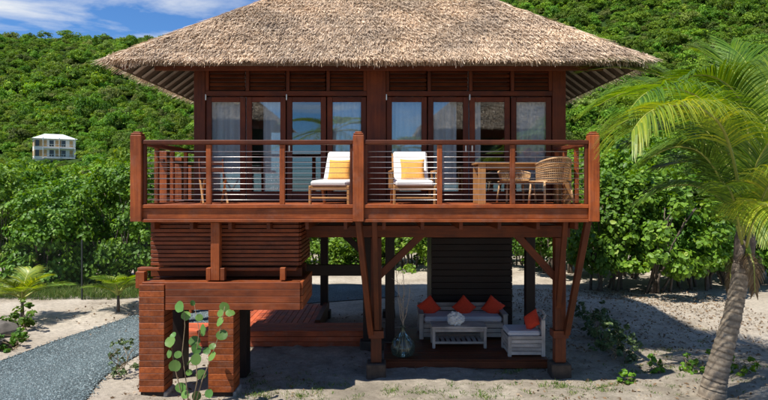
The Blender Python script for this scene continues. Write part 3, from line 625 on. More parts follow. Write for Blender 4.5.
# slatted box with its framed base on two boarded legs
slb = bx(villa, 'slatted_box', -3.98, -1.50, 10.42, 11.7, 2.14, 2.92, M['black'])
ns = 11
for k in range(ns):
    z0 = 2.16 + k * .072
    bx(slb, 'slat', -4.03, -1.47, 10.36, 10.415, z0, z0 + .056, M['mid'], .004)
    bx(slb, 'slat', -4.04, -3.985, 10.42, 11.7, z0, z0 + .056, M['mid'], .004)
    bx(slb, 'slat', -1.495, -1.44, 10.42, 11.7, z0, z0 + .056, M['mid'], .004)
bx(slb, 'ledge', -4.22, -2.93, 10.26, 10.43, 2.085, 2.135, M['red']); bx(slb, 'ledge', -2.76, -1.5, 10.26, 10.43, 2.085, 2.135, M['red'])
bx(slb, 'post', -2.92, -2.77, 10.10, 10.25, 1.94, 2.925, M['red'], .01)
bx(slb, 'block', -3.00, -2.925, 10.11, 10.24, 1.94, 2.15, M['red']); bx(slb, 'block', -2.765, -2.69, 10.11, 10.24, 1.94, 2.15, M['red'])
bx(slb, 'block', -4.21, -4.06, 10.16, 10.30, 1.80, 2.08, M['red']); bx(slb, 'block', -1.76, -1.67, 10.14, 10.28, 1.94, 2.15, M['red'])
for y in (10.6, 11.2): bx(slb, 'bearer', -4.1, -1.45, y - .05, y + .05, 1.94, 2.10, M['dark'])
fb = bx(villa, 'base_frame', -4.06, -1.42, 10.06, 11.36, 1.50, 1.92, M['red'])
for k in range(4):
    z0 = 1.47 + k * .115
    bx(fb, 'board', -3.645, -1.40, 10.0, 10.055, z0, z0 + .109, M['mid'], .004)
    bx(fb, 'board', -1.415, -1.36, 10.06, 11.36, z0, z0 + .109, M['red'], .004)
for x0, top in ((-4.085, 18), (-2.925, 13)):
    lg = bx(villa, 'boarded_leg', x0 + .02, x0 + .40, 10.02, 10.40, .02, .09 + (17 if top > 15 else top) * .1055, M['black'])
    bx(lg, 'footing', x0 + .03, x0 + .45, 10.03, 10.45, -.06, .09, M['conc'], .02)
    for k in range(top if top < 15 else 17):
        z0 = .10 + k * .1055
        for c in range(1): bx(lg, 'board', x0, x0 + .42, 9.998 if top > 15 else 9.985, 10.42, z0, z0 + .099, M['red'], .004)
for x0 in (-4.085, -2.925):
    lg = bx(villa, 'boarded_leg', x0 + .02, x0 + .40, 11.0, 11.34, .02, 1.49, M['black'])
# landing at the side with red posts
for i, (px, d) in enumerate(((164, 14.2), (179, 15.4), (189, 16.6))):
    x = (px - CX) * d / F
    bx(villa, 'landing_post', x - .11, x + .11, d - .11, d + .11, .0, 4.35 - .1 * i, M['red'], .01)
bx(villa, 'landing_deck', -5.35, -3.9, 15.2, 16.9, 3.04, 3.16, M['dark'])
bx(villa, 'landing_rail', -5.25, -5.15, 14.0, 16.9, 4.08, 4.16, M['dark'])
beam(villa, 'stair_stringer', (-4.65, 14.1, 3.05), (-4.2, 12.3, .35), .06, .24, M['dark'], 'X')
# ------------------------------------------------------------------ ground decks
wk = bx(None, 'boardwalk', -4.85, -.28, 13.15, 13.90, .0, .33, M['dark'])
def reparent(o): o.location = o.location; WL[o.name] = Vector(o.location); return o
reparent(wk); tag(wk, 'weathered red timber boardwalk on the sand behind the boarded legs', 'boardwalk')
def sub(parent, name, x0, x1, y0, y1, z0, z1, mat, b=.004): return bx(parent, name, x0, x1, y0, y1, z0, z1, mat, b)
for k in range(6): sub(wk, 'board', -4.87, -.27, 13.13 + k * .13, 13.13 + k * .13 + .122, .333, .36, M['deckred'])
for k in range(3): sub(wk, 'skirt_board', -4.86, -.275, 13.115, 13.145, .02 + k * .11, .122 + k * .11, M['deckred'])
sub(wk, 'frame', -3.9, -1.62, 13.915, 16.2, .02, .31, M['dark'])
for k in range(17): sub(wk, 'board', -3.9 + k * .134, -3.9 + k * .134 + .126, 13.915, 16.25, .313, .34, M['deckred'])
sub(wk, 'curb', -1.60, -1.48, 13.92, 16.25, .05, .42, M['dark'])
pf = bx(None, 'platform', .02, 3.17, 11.62, 14.18, .0, .15, M['black']); reparent(pf)
tag(pf, 'low dark red timber platform under the balcony carrying the sofa set', 'platform')
for k in range(19): sub(pf, 'board', .0, 3.19, 11.60 + k * .136, 11.60 + k * .136 + .128, .152, .18, M['dark'])
sub(pf, 'skirt_board', .0, 3.19, 11.585, 11.618, .01, .148, M['dark'])

# ------------------------------------------------------------------ cushions
def cushion_mesh(name, sx, sy, sz, mat, n=12, pinch=.35):
    u = np.linspace(-1, 1, n); U, Vv = np.meshgrid(u, u)
    prof = ((1 - np.abs(U) ** 3.2) * (1 - np.abs(Vv) ** 3.2)) ** .5
    ex = 1 - pinch * .22 * (1 - np.abs(Vv) ** 2) * np.abs(U) ** 3; ey = 1 - pinch * .22 * (1 - np.abs(U) ** 2) * np.abs(Vv) ** 3
    X = U * ex * sx / 2; Y = Vv * ey * sy / 2; w_ = .06 * np.sin(U * 5 + Vv * 3) * prof
    top = np.stack([X, Y, (prof + w_) * sz / 2], -1).reshape(-1, 3); bot = np.stack([X, Y, -(prof - w_) * sz / 2 - .002], -1).reshape(-1, 3)
    ii = np.arange(n * n).reshape(n, n); f = np.stack([ii[:-1, :-1], ii[:-1, 1:], ii[1:, 1:], ii[1:, :-1]], -1).reshape(-1, 4)
    ring = np.concatenate([ii[0, :], ii[1:, -1], ii[-1, -2::-1], ii[-2:0, 0]]); r2 = np.roll(ring, -1)
    f2 = np.stack([ring + n * n, r2 + n * n, r2, ring], 1)
    return npmesh(name, np.concatenate([top, bot]), [np.concatenate([f, f[:, ::-1] + n * n, f2])], mat, True)
def pillow(label, loc, size, mat, rot, group, name='cushion', z=.14):
    o = link(name, cushion_mesh(name, size, size, z, mat), None, loc, rot); tag(o, label, 'cushion', group); return o
def pad(parent, name, c, s, mat, rot=None):
    return link(name, cushion_mesh(name, s[0], s[1], s[2], mat, 14, .05), parent, c, rot)

# ------------------------------------------------------------------ balcony furniture
def lounge_chair(loc, rz, label, arms):
    t = thing('lounge_chair', label, 'chair', loc, rz, 'lounge chairs on the balcony')
    w2 = .36
    for s in (-1, 1):
        box(t, 'side_rail', (s * w2, 0, .30), (.04, .78, .06), M['teak'])
        box(t, 'leg', (s * w2, -.36, .17), (.045, .05, .34) if not arms else (.045, .05, .34), M['teak'])
        beam(t, 'leg', (s * w2, .30, .30), (s * w2, .42, 0), .045, .05, M['teak'], 'X')
        beam(t, 'back_upright', (s * .33, .28, .30), (s * .33, .62, .96), .04, .035, M['teak'], 'X')
        if arms:
            box(t, 'armrest', (s * .40, -.02, .60), (.06, .72, .03), M['teak']); box(t, 'arm_post', (s * .40, -.34, .44), (.045, .05, .30), M['teak']); box(t, 'arm_post', (s * .40, .30, .44), (.045, .05, .30), M['teak'])
    box(t, 'front_rail', (0, -.37, .30), (.68, .035, .09), M['teak']); box(t, 'stretcher', (0, -.36, .12), (.68, .025, .03), M['teak'])
    for k in range(5): box(t, 'seat_slat', (0, -.26 + k * .13, .335), (.68, .07, .016), M['teak'], None, .003)
    for k in range(5): box(t, 'back_slat', (0, .33 + k * .063 + .02, .45 + k * .12), (.64, .016, .06), M['teak'], (R(-27), 0, 0), .003)
    box(t, 'seat_cushion', (0, -.06, .395), (.68, .70, .10), M['cloth'], (R(3), 0, 0), .03)
    box(t, 'back_cushion', (0, .385, .69), (.64, .10, .66), M['cloth'], (R(-27), 0, 0), .03)
    return t
c1 = P(336, 200, 11.15); c2 = P(412, 200, 11.25)
lounge_chair((c1.x, 11.05, ZD), R(-14), 'white cushioned teak lounge chair without armrests beside the middle newel post', False)
lounge_chair((c2.x, 11.05, ZD), R(3), 'white cushioned teak lounge chair with wooden armrests on the balcony', True)
pillow('square orange pillow on the armless lounge chair', (c1.x + .06, 11.20, ZD + .62), .44, M['orange'], (R(70), 0, R(-14)), 'orange balcony pillows', 'pillow')
pillow('square orange pillow on the lounge chair with armrests', (c2.x + .01, 11.20, ZD + .62), .46, M['orange'], (R(70), 0, R(3)), 'orange balcony pillows', 'pillow')
tb = thing('dining_table', 'long teak table at the balcony rail with wicker chairs', 'table', (P(522, 0, 11.05).x, 11.15, ZD))
for k in range(5): box(tb, 'top_board', (0, -.30 + k * .15, .745), (1.72, .146, .035), M['teak'], None, .004)
for s in (-1, 1):
    for q in (-1, 1): box(tb, 'leg', (s * .77, q * .30, .3635), (.13, .09, .727), M['teak'])
    box(tb, 'end_rail', (s * .77, 0, .66), (.06, .51, .09), M['teak'])
box(tb, 'apron', (0, -.31, .675), (1.40, .03, .08), M['teak']); box(tb, 'apron', (0, .31, .675), (1.40, .03, .08), M['teak'])
def weave_panel(parent, name, fun, nu, nv, rad, mat):
    """open basket weave: fun(u,v)->point; strands both ways"""
    parts = []
    for i in range(nu):
        u = i / (nu - 1); parts.append(tube_arr([fun(u, v) for v in np.linspace(0, 1, 9)], rad, 5, False))
    for j in range(nv):
        v = j / (nv - 1); parts.append(tube_arr([fun(u, v) for u in np.linspace(0, 1, 17)], rad * 1.1, 5, False))
    V, f = join_arr(parts); return link(name, npmesh(name, V, f, mat, True), parent)
def wicker_chair(loc, rz, label, h, w2):
    t = thing('wicker_chair', label, 'chair', loc, rz, 'wicker chairs at the dining table')
    def back(u, v):
        a = math.pi * (u * 1.0); r = w2 * (1.0 + .12 * v)
        return Vector((-r * math.cos(a), .02 + r * 1.05 * math.sin(a) + .05 * v, .40 + (h - .40) * v * (.72 + .28 * math.sin(a))))
    def seat(u, v): return Vector(((u - .5) * 2 * w2 * .95, -.24 + .46 * v, .42 - .03 * math.sin(math.pi * u) * math.sin(math.pi * v)))
    weave_panel(t, 'woven_back', back, 30, 11, .0075, M['rattan']); weave_panel(t, 'woven_seat', seat, 22, 18, .0075, M['rattan'])
    tube(t, 'top_rim', [back(u, 1) for u in np.linspace(0, 1, 17)], .018, M['rattan'], 8)
    tube(t, 'seat_rim', [(-w2, -.25, .41), (w2, -.25, .41), (w2, .24, .41), (-w2, .24, .41), (-w2, -.25, .41)], .016, M['rattan'], 8)
    for s in (-1, 1):
        tube(t, 'leg', [(s * w2 * .92, -.23, .41), (s * w2 * 1.02, -.27, 0)], .02, M['rattan'], 8); tube(t, 'leg', [(s * w2 * .85, .25, .41), (s * w2 * .98, .33, 0)], .02, M['rattan'], 8)
    tube(t, 'stretcher', [(-w2 * .97, -.25, .18), (w2 * .97, -.25, .18)], .012, M['rattan'], 6)
    return t
wicker_chair((P(551, 0, 10.62).x, 10.66, ZD), R(180 + 12), 'high backed wicker chair at the newel post end of the dining table', .82, .28)
wicker_chair((P(517, 0, 11.45).x, 11.52, ZD), R(8), 'low wicker chair tucked in behind the dining table', .64, .28)
fc = thing('folding_chair', 'dark wooden folding chair with crossed legs behind the balcony railing', 'chair', (P(212, 0, 11.2).x, 11.3, ZD), R(25))
for s in (-1, 1):
    beam(fc, 'crossed_leg', (s * .22, -.24, 0), (s * .22, .20, .46), .03, .035, M['teak'], 'X'); beam(fc, 'crossed_leg', (s * .19, .24, 0), (s * .19, -.2, .46), .03, .035, M['teak'], 'X')
    beam(fc, 'back_upright', (s * .22, .18, .44), (s * .22, .30, .85), .03, .03, M['dark'], 'X')
for k in range(4): box(fc, 'seat_slat', (0, -.17 + k * .115, .475), (.46, .095, .018), M['dark'], None, .003)
for k in range(2): box(fc, 'back_slat', (0, .245 + k * .04, .64 + k * .13), (.44, .015, .08), M['dark'], (R(-16), 0, 0), .003)

# ------------------------------------------------------------------ lounge under the house
PZ = .18
sf = thing('sofa', 'whitewashed slatted sofa with pale seat pad against the dark core wall', 'sofa', (P(463, 0, 13.2).x, 13.5, PZ))
for s in (-1, 1):
    for y in (-.36, .36): box(sf, 'leg', (s * .92, y, .26 if y < 0 else .33), (.09, .08, .52 if y < 0 else .66), M['wash'])
    for k in range(4): box(sf, 'arm_slat', (s * .92, 0, .10 + k * .115), (.03, .63, .10), M['wash'], None, .004)
    box(sf, 'armrest', (s * .92, -.0, .537), (.12, .80, .03), M['wash'])
for k in range(3): box(sf, 'front_slat', (0, -.37, .09 + k * .10), (1.74, .03, .085), M['wash'], None, .004)
for k in range(3): box(sf, 'back_slat', (0, .36, .43 + k * .095), (1.74, .03, .08), M['wash'], None, .004)
box(sf, 'seat_base', (0, 0, .33), (1.74, .68, .04), M['wash'])
box(sf, 'seat_cushion', (0, -.02, .415), (1.72, .66, .125), M['lilac'], None, .04)
for px, lab, rr in ((429, 'red diamond cushion leaning at the bottle end of the sofa', 38), (464, 'red diamond cushion in the middle of the sofa', 45), (493, 'red diamond cushion at the armchair end of the sofa', 52)):
    d = 13.62; q = Quaternion((1, 0, 0), R(72)) @ Quaternion((0, 0, 1), R(rr))
    pillow(lab, (P(px, 0, d).x, d, PZ + .60), .40, M['redcloth'], q, 'red cushions of the sofa set')
ct = thing('coffee_table', 'whitewashed low table with a lower shelf before the sofa', 'table', (P(458.5, 0, 12.55).x, 12.62, PZ))
for k in range(4): box(ct, 'top_board', (0, -.195 + k * .13, .43), (1.14, .125, .035), M['wash'], None, .004)
for s in (-1, 1):
    for y in (-.22, .22): box(ct, 'leg', (s * .53, y, .206), (.06, .06, .412), M['wash'])
    box(ct, 'end_rail', (s * .53, 0, .37), (.03, .37, .07), M['wash'])
for y in (-.22, .22): box(ct, 'apron', (0, y, .37), (1.0, .03, .07), M['wash'])
for k in range(9): box(ct, 'shelf_slat', (-.44 + k * .11, 0, .13), (.07, .46, .02), M['wash'], None, .004)
for y in (-.225, .225): box(ct, 'shelf_rail', (0, y, .115), (1.0, .03, .05), M['wash'])
# coral
Vc, fcx = [], None
nth, nph = 60, 90; th = np.linspace(0.02, math.pi * .97, nth); ph = np.linspace(0, 2 * math.pi, nph, endpoint=False); TH, PH = np.meshgrid(th, ph, indexing='ij')
rr = 1 + .16 * np.sin(5 * PH + 3 * TH) * np.sin(4 * TH) + .10 * np.sin(11 * PH) * np.sin(9 * TH) + .05 * np.sin(23 * PH + 2 * TH) * np.sin(19 * TH) + .018 * rng.normal(size=TH.shape)
V = np.stack([.17 * rr * np.sin(TH) * np.cos(PH), .12 * rr * np.sin(TH) * np.sin(PH), .13 * rr * np.cos(TH) * (1 - .35 * np.sin(TH) * np.cos(PH + .6))], -1).reshape(-1, 3)
ii = np.arange(nth * nph).reshape(nth, nph); f = np.stack([ii[:-1], ii[1:], np.roll(ii, -1, 1)[1:], np.roll(ii, -1, 1)[:-1]], -1).reshape(-1, 4)
tag(link('coral', npmesh('coral', V, f, M['coral'], True), None, (P(456.5, 0, 12.5).x, 12.55, PZ + .447 + .118)), 'rugged white coral lump standing on the low table', 'coral')
ac = thing('armchair', 'whitewashed armchair turned sideways with pale seat pad and red cushion', 'chair', (P(524, 0, 12.0).x, 12.12, PZ), R(-90))
# local -Y is its front, so the front looks towards -X in the scene
for s in (-1, 1):
    for y in (-.33, .33): box(ac, 'leg', (s * .32, y, .20 if y < 0 else .36), (.07, .07, .40 if y < 0 else .72), M['wash'])
    for k in range(5): box(ac, 'side_slat', (s * .335, 0, .07 + k * .075), (.025, .60, .066), M['wash'], None, .004)
for k in range(4): box(ac, 'front_slat', (0, -.335, .07 + k * .085), (.58, .025, .075), M['wash'], None, .004)
for k in range(5): box(ac, 'back_slat', (0, .335, .10 + k * .145), (.58, .025, .09), M['wash'], None, .004)
box(ac, 'seat_base', (0, 0, .36), (.58, .60, .03), M['wash'])
box(ac, 'seat_cushion', (0, -.03, .435), (.60, .64, .11), M['lilac'], None, .035)
tube(ac, 'back_rim', [(-.32, .33, .70), (-.28, .38, .80), (0, .40, .83), (.28, .38, .80), (.32, .33, .70)], .022, M['wash'], 8)
q = Quaternion((0, 0, 1), R(-62)) @ Quaternion((1, 0, 0), R(68)) @ Quaternion((0, 0, 1), R(40))
pillow('red diamond cushion resting on the sideways armchair', (P(531, 0, 12.1).x, 12.05, PZ + .655), .36, M['redcloth'], q, 'red cushions of the sofa set')
# demijohn with twigs
prof = [(.02, .004), (.15, .0), (.205, .03), (.235, .11), (.238, .19), (.215, .28), (.15, .37), (.075, .43), (.048, .47), (.045, .56), (.062, .575), (.06, .60), (.05, .605), (.036, .60), (.038, .47)]
V, f = lathe_arr(prof, 28); bt = link('demijohn', npmesh('demijohn', V, f, M['bottle'], True), None, (P(403, 0, 11.78).x, 11.85, PZ)); WL[bt.name] = Vector((0, 0, 0))
tag(bt, 'big round green glass bottle on the platform beside the sofa', 'bottle')
bp_ = Vector(bt.location)
for i, (dx, dy, hh) in enumerate(((-.14, .05, 2.05), (.02, -.05, 1.7), (.13, .0, 1.35), (-.1, -.04, 1.2))):
    s = thing('dry_twig', ('tallest', 'second tallest', 'second shortest', 'shortest')[i] + ' of the bare dry twigs standing in the glass bottle', 'twig', bp_, 0, 'twigs in the glass bottle')
    pts = [(-dx * .9, -dy, .03), (-dx * .12, -dy * .1, .55)]
    for k in range(1, 7): u = k / 6; pts.append((dx * u * 1.2 + rng.normal(0, .012), dy * u + rng.normal(0, .012), .55 + (hh - .55) * u))
    tube(s, 'stem', pts, [.009 * (1 - .09 * k) for k in range(8)], M['twig'], 5)
    for k in range(4):
        b0 = Vector(pts[3 + k % 4]); tube(s, 'side_shoot', [b0, b0 + Vector((rng.normal(0, .06), rng.normal(0, .05), .12)), b0 + Vector((rng.normal(0, .1), rng.normal(0, .08), .26))], [.005, .004, .002], M['twig'], 4)

# ------------------------------------------------------------------ coconut palms
def frond_arr(pts, nleaf, llen, droop=.5, wid=.03, spread=1.0, twist=0.0, seed=0):
    """rachis through control points (Vectors); leaflets on both sides hang with droop. returns rachis, leaflets"""
    r = np.random.default_rng(seed); p = np.array([tuple(q) for q in pts]); m = len(p)
    tt = np.linspace(0, 1, m); k = np.linspace(0, 1, 40)
    c = np.stack([np.interp(k, tt, p[:, i]) for i in range(3)], 1)
    for _ in range(10): c[1:-1] = .5 * c[1:-1] + .25 * (c[:-2] + c[2:])
    rach = tube_arr([tuple(q) for q in c], [.024 * (1 - .9 * i / 39) + .003 for i in range(40)], 6)
    V = []; u = np.linspace(.24, .995, nleaf)
    ci = np.stack([np.interp(u, k, c[:, i]) for i in range(3)], 1); T = unit(np.stack([np.interp(np.minimum(u + .03, 1), k, c[:, i]) - np.interp(u - .03, k, c[:, i]) for i in range(3)], 1))
    up = np.array([0, 0, 1.]); S = np.cross(T, up); S[np.linalg.norm(S, axis=1) < .15] = np.array([1, 0, 0]); S = unit(S); Nn = np.cross(S, T)
    for sd in (-1, 1):
        for i in range(nleaf):
            a = u[i]; ln = llen * (math.sin(math.pi * (.18 + a * .70)) ** .6) * r.uniform(.85, 1.1)
            d0 = T[i] * (.55 + .5 * a) + sd * S[i] * spread * (1.05 - .35 * a) + Nn[i] * (.28 + twist * sd) + r.normal(0, .05, 3); d0 /= np.linalg.norm(d0)
            g = np.array([0, 0, -1.]); q = ci[i].copy(); wv = np.cross(d0, Nn[i] + .4 * sd * S[i]); wv /= np.linalg.norm(wv) + 1e-9
            row = []; seg = 4
            for s in range(seg + 1):
                f_ = s / seg; w_ = wid * (1 - f_) ** .6 * (.55 + .45 * min(1, f_ * 4)) if s < seg else .002
                row += [q - wv * w_, q + wv * w_]; dd = d0 + g * droop * (f_ ** 1.2) * r.uniform(.8, 1.25); dd /= np.linalg.norm(dd); q = q + dd * ln / seg
            V.append(row)
    V = np.array(V); n = len(V); b = np.arange(n)[:, None] * 10
    f = np.concatenate([b + np.array([[2 * s, 2 * s + 1, 2 * s + 3, 2 * s + 2]]) for s in range(4)])
    return rach, (V.reshape(-1, 3), f)
def palm_frond(tree, pts, nleaf, llen, mat, **kw):
    o = Vector(pts[0]); loc = [Vector(p) - o for p in pts]; ra, le = frond_arr(loc, nleaf, llen, **kw)
    fr = link('frond', npmesh('frond', *le, mat), tree, o); link('rib', npmesh('rib', *ra, M['rachis'], True), fr, o); return fr
def palm_trunk(tree, pts, r0, r1, rings):
    pts = [Vector(p) for p in pts]; pp = np.array([tuple(q) for q in pts]); k = np.linspace(0, 1, rings * 4)
    c = np.stack([np.interp(k, np.linspace(0, 1, len(pp)), pp[:, i]) for i in range(3)], 1)
    for _ in range(rings): c[1:-1] = .5 * c[1:-1] + .25 * (c[:-2] + c[2:])
    rad = []
    k = k + np.concatenate([[0], np.repeat(rng.normal(0, .006, rings), 4)[1:-1], [0]]); k = np.clip(np.sort(k), 0, 1); c = np.stack([np.interp(k, np.linspace(0, 1, len(c)), c[:, i]) for i in range(3)], 1)
    for i, a in enumerate(k):
        b = r1 + (r0 - r1) * (1 - a) ** 2.6; rad.append(b * (1 + (.018, .014, .004, -.035)[i % 4] + rng.normal(0, .006)))
    V, f = tube_arr([tuple(q) for q in c], rad, 20); V = V + rng.normal(0, .0045, V.shape)
    ring = np.repeat([(0, .0, .25, 1.)[i % 4] for i in range(len(k))], 20)
    return link('trunk', npmesh('trunk', V, f, M['trunk'], True, {'ring': ring}), tree)
pb = G(711, 397); pt = thing('palm_tree', 'ringed coconut palm leaning beside the villa with yellowing arched fronds', 'tree', (pb.x, pb.y, 0)); PB = Vector((pb.x, pb.y, 0))
def PP(px, py, d): return P(px, py, d) - PB
D0 = pb.y
palm_trunk(pt, [PP(711, 400, D0), PP(715, 380, D0), PP(723, 350, D0), PP(732, 318, D0), PP(738, 290, D0), PP(742, 262, D0), PP(744, 246, D0)], .225, .128, 30)
hub = (745, 252, D0)
tube(pt, 'crown_heart', [PP(743, 268, D0), PP(745, 240, D0), PP(747, 205, D0)], [.15, .16, .05], M['bark'], 10)
FR = [  # px,py,depth offsets along each rib, leaflets, leaflet length, material, droop
    ([(745, 250, 0), (751, 190, 0), (750, 135, 0), (741, 98, -.1), (724, 80, -.2), (703, 73, -.3), (682, 78, -.4), (668, 90, -.5)], 120, .85, 'palm', .9),
    ([(744, 250, 0), (738, 180, .2), (722, 112, .5), (690, 90, .9), (655, 73, 1.2), (618, 66, 1.4), (592, 70, 1.5)], 120, .85, 'palm', .5),
    ([(744, 250, 0), (737, 165, -.3), (716, 108, -.8), (690, 91, -1.3), (663, 86, -1.7), (642, 94, -2.0), (628, 112, -2.2)], 120, .90, 'palm', 1.3),
    ([(744, 250, 0), (740, 185, -.6), (726, 126, -1.2), (704, 108, -1.8), (680, 104, -2.4), (660, 106, -2.8), (642, 116, -3.0), (632, 132, -3.1)], 130, .92, 'palmyellow', 1.6),
    ([(743, 252, 0), (735, 215, .2), (715, 192, .3), (690, 184, .4), (668, 186, .5), (646, 198, .6)], 90, .75, 'palmshade', 1.2),
    ([(745, 252, 0), (756, 212, -.5), (770, 180, -1), (788, 168, -1.4), (812, 180, -1.7)], 95, .80, 'palmyellow', 1.6),
    ([(745, 250, 0), (747, 205, -.3), (755, 165, -.6), (772, 136, -.9), (805, 112, -1.2)], 95, .80, 'palm', .8),
    ([(745, 250, 0), (750, 170, .3), (757, 115, .6), (767, 80, .9), (784, 58, 1.1)], 120, .90, 'palm', .5),
    ([(745, 250, 0), (748, 170, .5), (748, 115, .9), (741, 82, 1.3), (726, 62, 1.6), (704, 54, 1.8)], 120, .92, 'palm', .5),
    ([(745, 250, 0), (757, 190, .6), (775, 130, 1.2), (800, 90, 1.8), (840, 70, 2.2)], 90, .9, 'palmshade', .6),
    ([(745, 252, 0), (730, 200, .8), (712, 150, 1.5), (690, 128, 2.1), (660, 128, 2.6), (632, 142, 3)], 100, .9, 'palmshade', .9),
    ([(745, 254, 0), (770, 230, .4), (800, 222, .9), (840, 240, 1.3)], 80, .9, 'palm', 1.1),
    ([(744, 254, 0), (739, 225, -.4), (733, 196, -.9), (727, 184, -1.4), (720, 188, -1.9)], 70, .60, 'palm', 1.2),
    ([(745, 254, 0), (752, 222, -.7), (760, 202, -1.3), (768, 204, -1.8), (776, 226, -2.1)], 90, .80, 'palmyellow', 1.8),
    ([(744, 252, 0), (735, 185, .5), (720, 130, 1.0), (698, 104, 1.5), (672, 88, 2.0), (644, 82, 2.4)], 110, .9, 'palm', .6),
    ([(745, 250, 0), (752, 160, .8), (756, 108, 1.5), (753, 78, 2.1), (744, 58, 2.6), (730, 46, 3.0)], 110, .92, 'palm', .5),
    ([(744, 252, 0), (733, 210, -.2), (716, 168, -.3), (697, 148, -.3), (672, 146, -.2), (650, 158, 0)], 90, .75, 'palmshade', 1.2),
    ([(745, 250, 0), (760, 150, .2), (769, 110, .4), (792, 84, .6)], 100, .90, 'palm', .4),
    ([(744, 250, 0), (736, 175, 0), (718, 118, .1), (688, 95, .2), (654, 88, .3), (622, 92, .4), (598, 106, .5)], 120, .95, 'palm', .9),
    ([(744, 252, 0), (737, 195, .3), (720, 145, .6), (694, 118, .8), (660, 110, 1.0), (628, 118, 1.2), (604, 136, 1.3)], 110, .95, 'palm', .9),
    ([(744, 252, 0), (735, 205, .9), (716, 172, 1.4), (692, 160, 1.8), (664, 166, 2.1)], 90, .85, 'palmshade', 1.1),
]
M['palmdead'] = leafmat('dead_palm_leaflets', [(0, (.16, .10, .05)), (1, (.34, .25, .14))], .2, .7, None, .2, .1)
FR.append(([(745, 256, 0), (750, 254, -.3), (754, 266, -.45), (755, 292, -.5)], 34, .28, 'palmdead', 2.5)); FR.append(([(743, 256, 0), (736, 256, .2), (731, 268, .3), (730, 288, .3)], 30, .25, 'palmdead', 2.5))
for i, (pts, nl, ll, mt, dr) in enumerate(FR):
    palm_frond(pt, [PP(a, b, D0 + c) for a, b, c in pts], nl, ll, M[mt], droop=dr, wid=.0145, seed=i + 3)
for k in range(4):
    a = k * 1.6; tube(pt, 'coconut_stalk', [PP(744, 262, D0), PP(744, 262, D0) + Vector((.16 * math.cos(a), .16 * math.sin(a), -.06)), PP(744, 262, D0) + Vector((.2 * math.cos(a), .2 * math.sin(a), -.2))], [.05, .05, .03], M['bark'], 7)
for q, (xa, xb) in enumerate(((748, 750), (741, 737))): tube(pt, 'leaf_sheath', [PP(746, 236, D0 - .1), PP(xa, 254, D0 - .17), PP(xb, 268 - 6 * q, D0 - .16)], [.03, .055, .012], (M['palmyellow'], M['bark'])[q], 8)
def small_palm(base, h, n, ln, label, mat, seed):
    t = thing('young_palm', label, 'plant', base); r = np.random.default_rng(seed)
    tube(t, 'stem', [(0, 0, -.05), (.01, 0, h * .5), (0, .01, h)], [.05, .045, .03], M['bark'], 8)
    for k in range(n):
        a = 6.283 * k / n + r.normal(0, .2); e = r.uniform(.75, 1.4); L_ = ln * r.uniform(.8, 1.15); pts = []
        for i in range(6):
            u = i / 5; hor = L_ * (u * math.cos(e) + .30 * u * u); pts.append((math.cos(a) * hor, math.sin(a) * hor, h + L_ * (math.sin(e) * u - .42 * u * u)))
        palm_frond(t, [Vector(p) for p in pts], 34, ln * .42, M[mat if k % 4 else 'palmyellow'], droop=.7, wid=.014, seed=seed * 40 + k)
    return t
g1, g2 = G(22, 321), G(118, 313)
small_palm((g1.x, g1.y, 0), .55, 13, 1.15, 'young palm with yellow green fronds beside the leafy ground shrub', 'palm', 5)
small_palm((g2.x, g2.y, 0), .50, 11, .95, 'young palm alone on the sand beyond the gravel path by the leg', 'palm', 6)

# ------------------------------------------------------------------ shrubs, saplings, ground plants
def shrub(base, rx, h, nc, per, leaf, mat, label, group=None, name='shrub', hexa=True):
    t = thing(name, label, 'shrub', (base.x, base.y, float(height(base.x, base.y))), rng.uniform(0, 6), group)
    link('foliage', bush_mesh('foliage', rx, rx, h, nc, per, leaf, mat, .06, hexa), t); link('stems', stems_mesh('stems', rx, h * 1.15, 7, .012, M['stem']), t); return t
shrub(G(20, 332), .42, .62, 22, 22, .05, M['bush'], 'leafy green shrub at the foot of the yellow green young palm', None)
shrub(G(12, 349), .30, .38, 16, 22, .045, M['bush'], 'small low green shrub at the edge of the gravel path', None)
shrub(G(122, 376), .30, .75, 20, 14, .035, M['shrub'], 'sparse grey green shrub between gravel path and boarded leg', None)
for px, py, rx, h, lab in ((592, 324, .42, .6, 'grey green shrub nearest the villa post in the row on shaded sand'), (601, 337, .42, .66, 'grey green shrub second from the villa post in the row on shaded sand'), (610, 350, .45, .66, 'grey green shrub third in the row on shaded sand'), (619, 358, .36, .5, 'grey green shrub at the open end of the row on shaded sand')):
    shrub(G(px, py), rx, h, 24, 22, .042, M['shrub'], lab, 'row of shrubs on the sand')
for px, py, rx, h, lab in ((627, 384, .17, .22, 'small low green plant on the sand mound before the shrub row'), (655, 372, .16, .36, 'small upright green plant standing alone between shrub row and palm'), (700, 373, .32, .38, 'green plant growing behind the palm trunk on the villa side'), (743, 378, .26, .40, 'green plant growing on the far side of the palm trunk'), (20, 341, .2, .28, 'tiny green plant between the two low shrubs by the path')):
    shrub(G(px, py), rx, h, 12, 16, .04, M['bushlight'], lab, 'small green plants on the sand', 'ground_plant')
